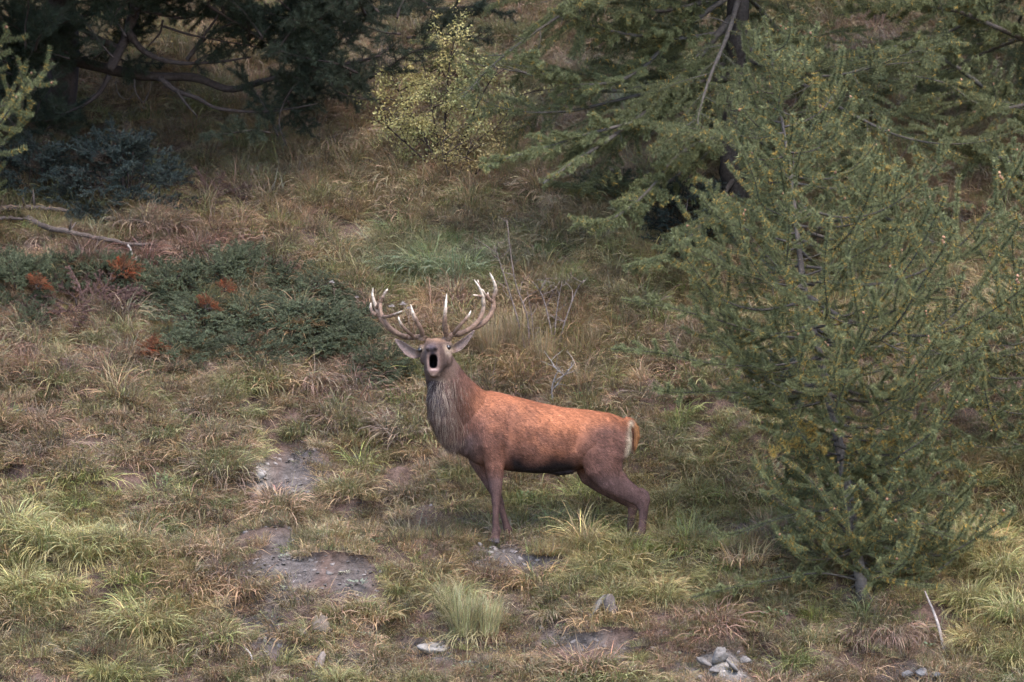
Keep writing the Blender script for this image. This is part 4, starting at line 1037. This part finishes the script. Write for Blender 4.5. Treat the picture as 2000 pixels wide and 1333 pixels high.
# ------------------------------------------------------------------ yellowing shrub
def leafy_shrub(label, base, stems, nleaf, rng, cA, cB, ysp, size=.022, name="yellow_leaf_shrub", side=10):
    r = thing(name, base, label, "shrub"); tips = []
    for pts, rad in stems:
        g = Geo(); P = resample([np.array(p) - np.array(base) for p in pts], 16); tube(P, np.linspace(rad, .003, 16), 6, BARK_P * .8, g)
        for q in range(side):
            k = rng.randint(4, 15); d = unit(np.array([rng.randn(), rng.randn() * .8, .35 + rng.rand() * .6])); l = .18 + .3 * rng.rand()
            tw = resample([P[k], P[k] + d * l * .5, P[k] + d * l + np.array([0, 0, -.04])], 6); tube(tw, np.linspace(.005, .0015, 6), 4, BARK_P, g); tips.append(tw)
            for s in range(3):
                k2 = rng.randint(1, 6); d2 = unit(d + rng.randn(3) * .7); t3 = np.array([tw[k2], tw[k2] + d2 * .07, tw[k2] + d2 * .15]); tube(t3, [.002, .0015, .001], 3, BARK_P, g); tips.append(t3)
        tips.append(P[5:]); link("stem", g.mesh("shrub_stem", M_BARK, True), r)
    g = Geo(); allp = np.concatenate([resample(t, 12) for t in tips]); k = rng.randint(0, len(allp), nleaf)
    c = allp[k] + rng.randn(nleaf, 3) * .028
    d = unit(rng.randn(nleaf, 3) + np.array([0, -.3, -.1])); s_ = unit(np.cross(d, rng.randn(nleaf, 3))); L = (size * (.6 + .8 * rng.rand(nleaf)))[:, None]
    V = np.stack([c, c + d * L * .5 + s_ * L * .3, c + d * L, c + d * L * .5 - s_ * L * .3], 1).reshape(-1, 3)
    f = np.clip(fbm(c[:, 0] * 4, c[:, 2] * 4, 7) * 2 - .5 + rng.randn(nleaf) * .25, 0, 1)[:, None]
    col = (cA + (cB - cA) * f) * (.75 + .45 * rng.rand(nleaf, 1))
    g.add(V, None, np.arange(nleaf * 4).reshape(-1, 4), np.repeat(col, 4, 0)); tag(link("foliage", g.mesh("shrub_leaves", M_LEAF), r), None, None, None, 'stuff')
rng = RS(41)
bs = G(868, 345); ysb = bs.y
cA, cB = np.array([.190, .200, .080]), np.array([.320, .262, .098])
leafy_shrub("shrub with small green and yellow autumn leaves behind the stag's antlers", bs,
            [(PW([(868, 345), (866, 290), (872, 200), (880, 110), (895, 60)], ysb, ysb - .2), .02), (PW([(862, 345), (830, 270), (790, 200), (765, 150)], ysb, ysb - .2), .016),
             (PW([(872, 345), (905, 270), (940, 190), (975, 130)], ysb, ysb - .3), .018), (PW([(868, 345), (850, 250), (835, 160), (820, 100)], ysb, ysb + .3), .012),
             (PW([(870, 345), (930, 290), (985, 230), (1010, 180)], ysb, ysb + .2), .012), (PW([(862, 345), (815, 300), (760, 250), (735, 215)], ysb, ysb - .4), .012)],
            11000, rng, cA, cB, .8)
bs2 = G(880, 372); leafy_shrub("low golden-leaved shrublet below the yellowing shrub", bs2,
            [(PW([(880, 370), (870, 320), (860, 275)], bs2.y, bs2.y - .1), .008), (PW([(885, 370), (905, 320), (920, 285)], bs2.y, bs2.y - .1), .008), (PW([(890, 372), (930, 340), (955, 310)], bs2.y, bs2.y - .2), .007)],
            1300, rng, np.array([.18, .155, .07]), np.array([.26, .19, .07]), .5, .02, "golden_shrublet", 7)

# ------------------------------------------------------------------ bare twigs, sticks, fallen branches
def twiggy(label, base, stems, rng, col, name="bare_shrub", cat="shrub"):
    r = thing(name, base, label, cat)
    for pts, rad in stems:
        g = Geo(); P = resample([np.array(p) - np.array(base) for p in pts], 14); tube(P, np.linspace(rad, .0025, 14), 6, np.array(col), g)
        for q in range(6):
            k = rng.randint(4, 13); d = unit(np.array([rng.randn(), rng.randn() * .6, .5 + .6 * rng.rand()])); l = .08 + .16 * rng.rand()
            tube(resample([P[k], P[k] + d * l * .6, P[k] + unit(d + rng.randn(3) * .4) * l], 5), np.linspace(.0035, .0012, 5), 4, np.array(col) * (.8 + .5 * rng.rand()), g)
        link("stem", g.mesh("bare_stem", M_BARK, True), r)
rng = RS(42)
def gy(px, py): return G(px, py).y
for lab, bqx, bqy, st, col in [
    ("leafless grey shrub with forked stems behind the stag's back", 1085, 705, [[(1085, 705), (1084, 650), (1090, 590), (1098, 550)], [(1085, 705), (1075, 640), (1060, 580), (1040, 550)], [(1086, 705), (1100, 640), (1125, 570), (1140, 548)]], (.11, .085, .075)),
    ("thin leaning bare stems rising beside the right antler", 1030, 700, [[(1030, 700), (1010, 620), (985, 540), (965, 480)], [(1034, 700), (1030, 620), (1005, 545), (990, 430)], [(1040, 695), (1040, 630), (1030, 570)]], (.10, .075, .065)),
    ("pale dead forked twig just above the stag's back", 1080, 790, [[(1080, 790), (1078, 760), (1085, 735), (1095, 718)], [(1082, 760), (1100, 735), (1110, 722)]], (.15, .13, .12)),
    ("tangle of pale dead twigs under the young larch's left side", 1470, 800, [[(1470, 800), (1462, 775), (1450, 755)], [(1472, 800), (1482, 770), (1480, 745)], [(1475, 802), (1500, 780), (1520, 770)]], (.15, .13, .12)),
    ("twisted pale dead twigs above the dark shade at right", 1800, 240, [[(1800, 240), (1790, 205), (1770, 195), (1750, 205)], [(1800, 240), (1820, 210), (1825, 190)]], (.14, .13, .125)),
]:
    yb = gy(bqx, bqy); twiggy(lab, G(bqx, bqy) - Vector((0, 0, .02)), [(PW(s, yb, yb - .15), .010 if len(s) > 3 else .006) for s in st], rng, col)

def stick(label, L, r0, col, rng, lift=.11, name="fallen_branch", cat="branch", knobs=2):
    pts = [np.array(G(px, py)) + [0, 0, lift + r0 * .5] for px, py in L]; base = Vector(pts[0]); g = Geo()
    P = resample([p - pts[0] for p in pts], 24); P[:, 2] += rng.randn(24) * .004; c = np.array(col) * (.75 + .5 * rng.rand(24, 1))
    tube(P, r0 * np.linspace(1, .45, 24) * (1 + .08 * rng.randn(24)), 9, c, g)
    for _ in range(knobs):
        k = rng.randint(4, 20); d = unit(rng.randn(3) + [0, -.3, .6]); tube([P[k], P[k] + d * r0 * 2.5, P[k] + d * r0 * 4.5], [r0 * .4, r0 * .3, r0 * .12], 5, np.array(col), g)
    return tag(link(name, g.mesh("stick", M_BARK, True), None, base), label, cat)
rng = RS(43)
stick("long bent fallen branch lying above the juniper mat", [(55, 455), (95, 475), (150, 485), (200, 495), (250, 505), (300, 510)], .030, (.052, .040, .034), rng)
stick("thick straight fallen branch, uppermost of the three at the left", [(-40, 442), (20, 436), (70, 434), (135, 441)], .036, (.052, .040, .034), rng)
stick("thin fallen branch below the thick one at the left", [(-40, 462), (10, 456), (60, 457)], .024, (.05, .038, .032), rng)
stick("short crooked fallen branch above the bent one", [(205, 455), (240, 455), (270, 463), (305, 478)], .022, (.052, .040, .034), rng)
stick("small bleached twig curving up at the end of the bent branch", [(250, 508), (256, 518), (259, 535)], .010, (.16, .14, .125), rng, .12, "bleached_twig", "twig", 0)
stick("short pale stub at the tip of the bent branch", [(262, 518), (290, 506)], .022, (.28, .20, .16), rng, .03, "wood_stub", "branch", 0)
def prop(label, a, b, r0, r1, col, rng, name="dead_stick", cat="stick"):
    p0 = np.array(a); P = resample([np.zeros(3), (np.array(b) - p0) * .5 + [.015, 0, .01], np.array(b) - p0], 14); g = Geo()
    tube(P, np.linspace(r0, r1, 14), 8, np.array(col) * (.8 + .4 * rng.rand(14, 1)), g)
    return tag(link(name, g.mesh("stick", M_BARK, True), None, Vector(p0)), label, cat)
q = G(1845, 1272); prop("bleached bare stick leaning out from under the young larch", q, W(1806, 1155, q.y + .25), .016, .007, (.15, .125, .11), rng)
q = G(493, 1300); prop("short bleached root sticking out of the grey soil", q, W(478, 1265, q.y + .1), .009, .005, (.22, .19, .17), rng)
q = G(606, 306); prop("dark broken stick lying in the grass below the pine's hanging tip", q + Vector((0, 0, .02)), np.array(G(660, 289)) + [0, -.1, .12], .016, .006, (.10, .08, .07), rng)
q = G(235, 1175)
# ------------------------------------------------------------------ stones
def stone(label, px, py, sx, sy, sz, rot, col, rng, sink=.3, name="stone", cat="rock", flat=.0):
    p = G(px, py); n = 10; m = 14; V = []
    for i in range(n + 1):
        th = math.pi * i / n
        for j in range(m):
            ph = 2 * math.pi * j / m; d = np.array([math.sin(th) * math.cos(ph), math.sin(th) * math.sin(ph), math.cos(th)])
            V.append(d)
    V = np.array(V); pl = unit(rng.randn(11, 3))
    k = np.min(np.where((V @ pl.T) > .05, (.42 + .4 * rng.rand(11)) / np.maximum(V @ pl.T, .05), 9), 1); k = np.minimum(k, 1.25)
    V = V * k[:, None]; V = V * np.array([sx, sy, sz])
    V = V + .09 * min(sx, sz) * rng.randn(len(V), 1) * unit(V)
    Qs = []
    for i in range(n):
        for j in range(m): Qs.append([i * m + j, (i + 1) * m + j, (i + 1) * m + (j + 1) % m, i * m + (j + 1) % m])
    c = np.array(col) * .34 * (.8 + .4 * rng.rand(len(V), 1))
    o = link(name, mesh_np("stone", V, None, Qs, c, False, M_STONE), None, p + Vector((0, 0, sz * (1 - 2 * sink)))); o.rotation_euler = rot
    return tag(o, label, cat)
rng = RS(44); tan = (.40, .34, .27); buff = (.36, .27, .20); pal = (.25, .215, .19)
stone("pale elongated rock lying in the grass at the bottom of the slope", 97, 1278, .15, .09, .055, (.2, .45, .0), tan, rng, .25)
stone("buff flat-topped rock standing upright below a drooping tuft", 628, 1240, .085, .05, .11, (.1, .0, .1), buff, rng, .2)
stone("small buff rock half under the upright rock's tuft", 590, 1245, .06, .05, .06, (.1, .2, .1), (.27, .22, .18), rng, .3)
stone("pointed pale splinter of rock on the bare strip", 628, 1305, .05, .04, .11, (.0, .25, .1), (.38, .30, .25), rng, .2)
stone("low pale rock almost buried beside the tall pale tussock", 848, 1272, .12, .08, .04, (.2, .1, .2), (.38, .33, .28), rng, .35)
stone("leaning grey slab under the overhanging tussocks", 1165, 1205, .035, .05, .11, (.1, .55, .2), (.30, .26, .22), rng, .2)
stone("upright brown slab next to the leaning grey slab", 1195, 1215, .06, .05, .12, (.1, -.1, .2), (.20, .155, .13), rng, .2)
stone("whitish rock, larger of the two behind the right-hand larch branches", 1920, 615, .13, .09, .07, (.2, .1, .2), (.55, .53, .50), rng, .25)
stone("whitish rock, smaller of the two behind the right-hand larch branches", 1955, 618, .07, .06, .06, (.1, .3, .2), (.55, .53, .50), rng, .25)
stone("white crumbling rock beside the grey soil scar", 505, 938, .07, .06, .09, (.1, .2, .3), (.50, .46, .42), rng, .3)
stone("small tan rock just below the white crumbling rock", 540, 975, .045, .04, .035, (.1, .2, .9), (.36, .31, .26), rng, .3)
fl_lab = "white flaky shale slab jutting from the cut at the bottom of the slope"; 
for k, (px, py, sx, sz, ry) in enumerate([(1375, 1300, .09, .035, .5), (1405, 1288, .08, .06, -.4), (1430, 1305, .08, .03, .8), (1395, 1318, .07, .03, .1), (1452, 1296, .05, .03, -.7)]):
    o = stone(fl_lab, px, py, sx, .05, sz, (.3, ry, .3 * k), pal, rng, .25, "shale_slab"); o['group'] = "flaky shale slabs in the cut"; o['label'] = "white flaky shale slab in the cut, %s from the leaning grey slab" % ["first", "second", "fourth", "third", "fifth"][k]
for k, (px, py) in enumerate([(1800, 1318), (1830, 1322), (1770, 1325)]):
    o = stone("grey crumbly stone in the scar below the bleached stick", px, py, .07, .05, .035, (.2, .1 * k, .5 * k), (.27, .25, .24), rng, .3, "grey_stone"); o['group'] = "grey stones in the scar"; o['label'] = "grey crumbly stone in the scar, %s from the bleached stick" % ["second", "nearest", "third"][k]
for k, (px, py) in enumerate([(140, 772), (352, 760), (595, 848)]):
    o = stone("small brown stone half hidden in the short turf", px, py, .05, .04, .035, (.2, .1 * k, .5 * k), (.20, .135, .10), rng, .3, "brown_stone"); o['group'] = "brown stones in the turf"; o['label'] = "small brown stone half hidden in the turf, %s from the stag" % ["third", "second", "first"][k]

# ------------------------------------------------------------------ grass tussocks one can count
def tussock_mesh(rng, R, L0, L1, n, e0, e1, width, skirt, straw, tip):
    g = Geo(); blades(n, R, L0, L1, e0, e1, width, 5, rng, .8, .15, colour_live(straw, tip, .55), g)
    if skirt: blades(skirt, R * 1.05, L0 * .8, L1 * .75, 22, -62, width * .95, 4, rng, .75, 1.2, colour_dead, g)
    return g.mesh("tussock", M_TUS)
TM = {'arch': [tussock_mesh(RS(600 + k), .12, .18, .40, 420, 74, -25, .0055, 150, .22, .55) for k in range(4)],
      'tall': [tussock_mesh(RS(620 + k), .10, .22, .50, 520, 84, 45, .0045, 60, .30, .6) for k in range(2)],
      'dome': [tussock_mesh(RS(640 + k), .13, .12, .30, 420, 62, -45, .005, 160, .5, .4) for k in range(2)],
      'low': [tussock_mesh(RS(660 + k), .11, .08, .20, 330, 66, -15, .0045, 110, .35, .6) for k in range(3)],
      'droop': [tussock_mesh(RS(680 + k), .13, .16, .36, 260, 60, -50, .005, 300, .35, .5) for k in range(2)]}
rng = RS(45)
ORD = ["first", "second", "third", "fourth", "fifth", "sixth", "seventh", "eighth", "ninth", "tenth"]
def tus(L, kind, tint, label, group, mark=None, sc=1.):
    made = []
    for k, (px, py, s) in enumerate(L):
        p = G(px, py); o = link("grass_tussock", TM[kind][(k + rng.randint(9)) % len(TM[kind])], None, p - Vector((0, 0, .015)))
        s = s * sc; o.scale = (s * 1.05, s * 1.05, s); o.rotation_euler = (rng.randn() * .08 + .1, rng.randn() * .08, (rng.rand() - .5) * 1.0)
        v = .85 + .3 * rng.rand(); o.color = (tint[0] * v, tint[1] * v, tint[2] * v, 1); tag(o, label, "grass", group); made.append((p, o))
    if mark:
        q = G(mark[1], mark[2]); made.sort(key=lambda m: (m[0] - q).length)
        for k, (p, o) in enumerate(made): o['label'] = "%s, %s counting out from %s" % (label, ORD[k], mark[0])
tus([(95, 1075, 1.05), (30, 1040, 1.0), (165, 1085, .9), (230, 1075, .8), (40, 1150, .75), (110, 1165, .7), (280, 1235, .95), (330, 1240, .8), (230, 1225, .7)], 'arch', BRT * 1.1,
    "bright green arching tussock", "bright green tussocks of the lower left slope", ("the pale elongated rock", 97, 1278), 1.25)
tus([(780, 1158, .62), (830, 1170, .5), (710, 1195, .6), (650, 1205, .6)], 'arch', BRT, "small green tussock by the bare strip", "green tussocks by the bare strip", ("the upright buff rock", 628, 1240))
tus([(1170, 1130, .85), (1250, 1125, .85), (1330, 1145, .8), (1120, 1140, .6), (1200, 1175, .7), (1290, 1175, .75), (1400, 1140, .7), (1230, 1075, .7), (1160, 1075, .6), (1300, 1075, .7)], 'arch', BRT * .95,
    "yellow-green tussock downhill of the stag", "yellow-green tussocks below the hind feet", ("its hind feet", 1240, 1060), 1.15)
tus([(1030, 1018, .75), (1090, 1015, .8), (1150, 1020, .75), (1200, 1000, .6)], 'droop', GRN * .85, "dark green overhanging tussock behind the stag", "dark green tussocks behind the legs", ("its front hooves", 970, 1055))
tus([(1300, 985, .8), (1360, 960, .8), (1420, 985, .8), (1330, 910, .6), (1400, 890, .6), (1300, 1030, .7), (1380, 1050, .7)], 'arch', BRT * .8, "green tussock between stag and young larch", "green tussocks between stag and larch", ("the stag's tail", 1245, 990))
tus([(905, 1235, 1.0), (950, 1240, .9), (880, 1205, .75)], 'tall', np.array([.165, .155, .080]), "tall pale olive bristling tussock", "tall pale tussocks in front of the stag", ("the nearly buried pale rock", 848, 1272))
tus([(210, 1330, 1.0), (260, 1335, .9)], 'arch', np.array([.15, .14, .055]), "straw-tipped olive tussock", "olive tussocks by the pale rock", ("the pale elongated rock", 97, 1278))
tus([(608, 748, 1.35)], 'dome', DUN * 1.2, "brown dome-shaped tussock at the lower edge of the junipers", None)
tus([(1750, 1240, 1.0), (1690, 1240, .9), (1800, 1250, .8), (1620, 1230, .8)], 'droop', DUN * 1.1, "straw-brown drooping tussock under the young larch", "drooping tussocks under the larch", ("the bleached stick", 1845, 1272))
tus([(1900, 1180, .9), (1960, 1120, .9), (1980, 1210, .9), (1910, 1260, .8), (1880, 1090, .7), (1975, 1030, .8), (1985, 1290, .8), (1850, 1030, .6)], 'arch', BRT * 1.05, "yellow-green tussock beyond the young larch", "yellow-green tussocks right of the larch", ("the bleached stick", 1845, 1272), 1.15)
tus([(780, 360, 1.25), (735, 370, 1.0), (830, 380, 1.0)], 'dome', STR * .75, "big shaggy brownish tussock", "shaggy tussocks below the shrub", ("the yellowing shrub's foot", 868, 345), 1.2)
tus([(690, 275, 1.2), (650, 285, 1.0), (620, 190, 1.1), (560, 200, 1.1), (600, 130, 1.0)], 'droop', STR, "dry straw-coloured tussock by the pine", "straw tussocks by the pine", ("the yellowing shrub's foot", 868, 345))
tus([(830, 535, 1.15), (770, 530, 1.0), (890, 545, 1.05), (720, 505, .9), (930, 520, .9)], 'arch', BLUEG * 1.1, "long blue-green tussock above the antlers", "blue-green tussocks above the antlers", ("the juniper mat", 690, 690))
tus([(1235, 250, 1.2), (1260, 225, 1.0)], 'tall', np.array([.20, .20, .12]), "tall pale grey-green tussock", "pale tussocks under the larch limbs", ("the tall larch's trunk", 1440, 452))
tus([(1290, 370, 1.2), (1330, 350, 1.0), (1150, 385, .9), (1090, 395, .9), (1230, 400, .9)], 'dome', STR * 1.1, "golden straw tussock under hanging larch branches", "golden tussocks under the tall larch", ("the tall larch's trunk", 1440, 452))
tus([(370, 500, .85), (330, 480, .7)], 'dome', RUST * 1.2, "reddish tussock", "reddish tussocks by the fallen branches", ("the short crooked fallen branch", 255, 460))
tus([(690, 915, .62), (735, 925, .55), (460, 905, .6), (420, 930, .55), (90, 905, .6), (190, 935, .6), (470, 830, .55), (330, 860, .55), (250, 800, .55), (80, 840, .5), (560, 790, .55), (720, 800, .55), (780, 850, .5), (620, 870, .5), (850, 960, .5), (880, 900, .5), (360, 1010, .5), (590, 1080, .5), (600, 1160, .42), (410, 1110, .5), (170, 830, .5), (400, 760, .5), (640, 1010, .4)], 'low', OLIVE * 1.35,
    "low olive-brown tuft rising out of the short turf left of the stag", "low tufts in the turf", None, 1.3)
tus([(450, 1245, .75), (395, 1265, .7), (520, 1330, .6), (740, 1310, .6), (1080, 1200, .7), (1030, 1180, .6), (1060, 1290, .5), (980, 1300, .5), (1150, 1310, .55), (1290, 1320, .5)], 'dome', STR * .85, "withered brown tuft", "withered tufts on the bare ground", ("the leaning grey slab", 1165, 1205), 1.15)
tus([(660, 1335, .6), (720, 1340, .6), (800, 1335, .5), (1250, 1290, .4)], 'arch', BRT * 1.1, "fresh green tuft", "fresh tufts at the bottom", ("the pointed pale splinter", 628, 1305), 1.2)
tus([(1010, 690, 1.0), (960, 700, .95), (1060, 720, .9), (1120, 720, .9), (930, 690, .8), (1160, 690, .8)], 'tall', GOLD * .9, "golden-brown upright clump behind the stag", "golden clumps behind the stag", ("the leafless grey shrub", 1085, 705))

# ------------------------------------------------------------------ thistle heads behind the left antler
rng = RS(46)
def thistle(px, py, bqx, bqy, label, size=.03):
    p = G(bqx, bqy); r = thing("thistle", p - Vector((0, 0, .01)), label, "thistle"); top = np.array(W(px, py, p.y - .05)) - np.array(r.location)
    g = Geo(); tube(resample([(0, 0, 0), tuple(top * .5 + [.03, 0, .02]), tuple(top)], 10), np.linspace(.005, .003, 10), 5, (.16, .11, .08), g)
    for _ in range(6):
        f = .3 + .6 * rng.rand(); d = unit(rng.randn(3) * [1, 1, .3]); b = top * f; s_ = unit(np.cross(d, [0, 0, 1])); l = .06 + .05 * rng.rand()
        g.add(np.array([b, b + d * l * .5 + s_ * .012, b + d * l + [0, 0, -.02], b + d * l * .5 - s_ * .012]), None, [[0, 1, 2, 3]], (.17, .12, .08))
    link("stem", g.mesh("thistle_stem", M_BARK, False), r)
    h = Geo(); n = 130; d = rng.randn(n, 3); d[:, 2] = np.abs(d[:, 2]) * .8; d = unit(d); s_ = unit(np.cross(d, rng.randn(n, 3))) * .0022
    h.add(np.stack([top - s_, top + s_, top + d * size * (.7 + .6 * rng.rand(n, 1))], 1).reshape(-1, 3), np.arange(3 * n).reshape(n, 3), None, np.repeat(np.array([.36, .30, .27]) * (.6 + .6 * rng.rand(n, 1)), 3, 0))
    link("flower_head", h.mesh("thistle_head", M_LEAF), r)
thistle(788, 596, 795, 660, "biggest pale dry thistle head rising behind the left antler", .034)
thistle(765, 600, 770, 655, "dry thistle head next to the biggest one, its stem leaning left", .028)
thistle(798, 603, 805, 662, "small thistle head nearest the brow tine", .02)
thistle(648, 553, 655, 600, "pale dry thistle head above the juniper mat", .026)
thistle(697, 582, 690, 625, "lone dry thistle head left of the left antler", .02)
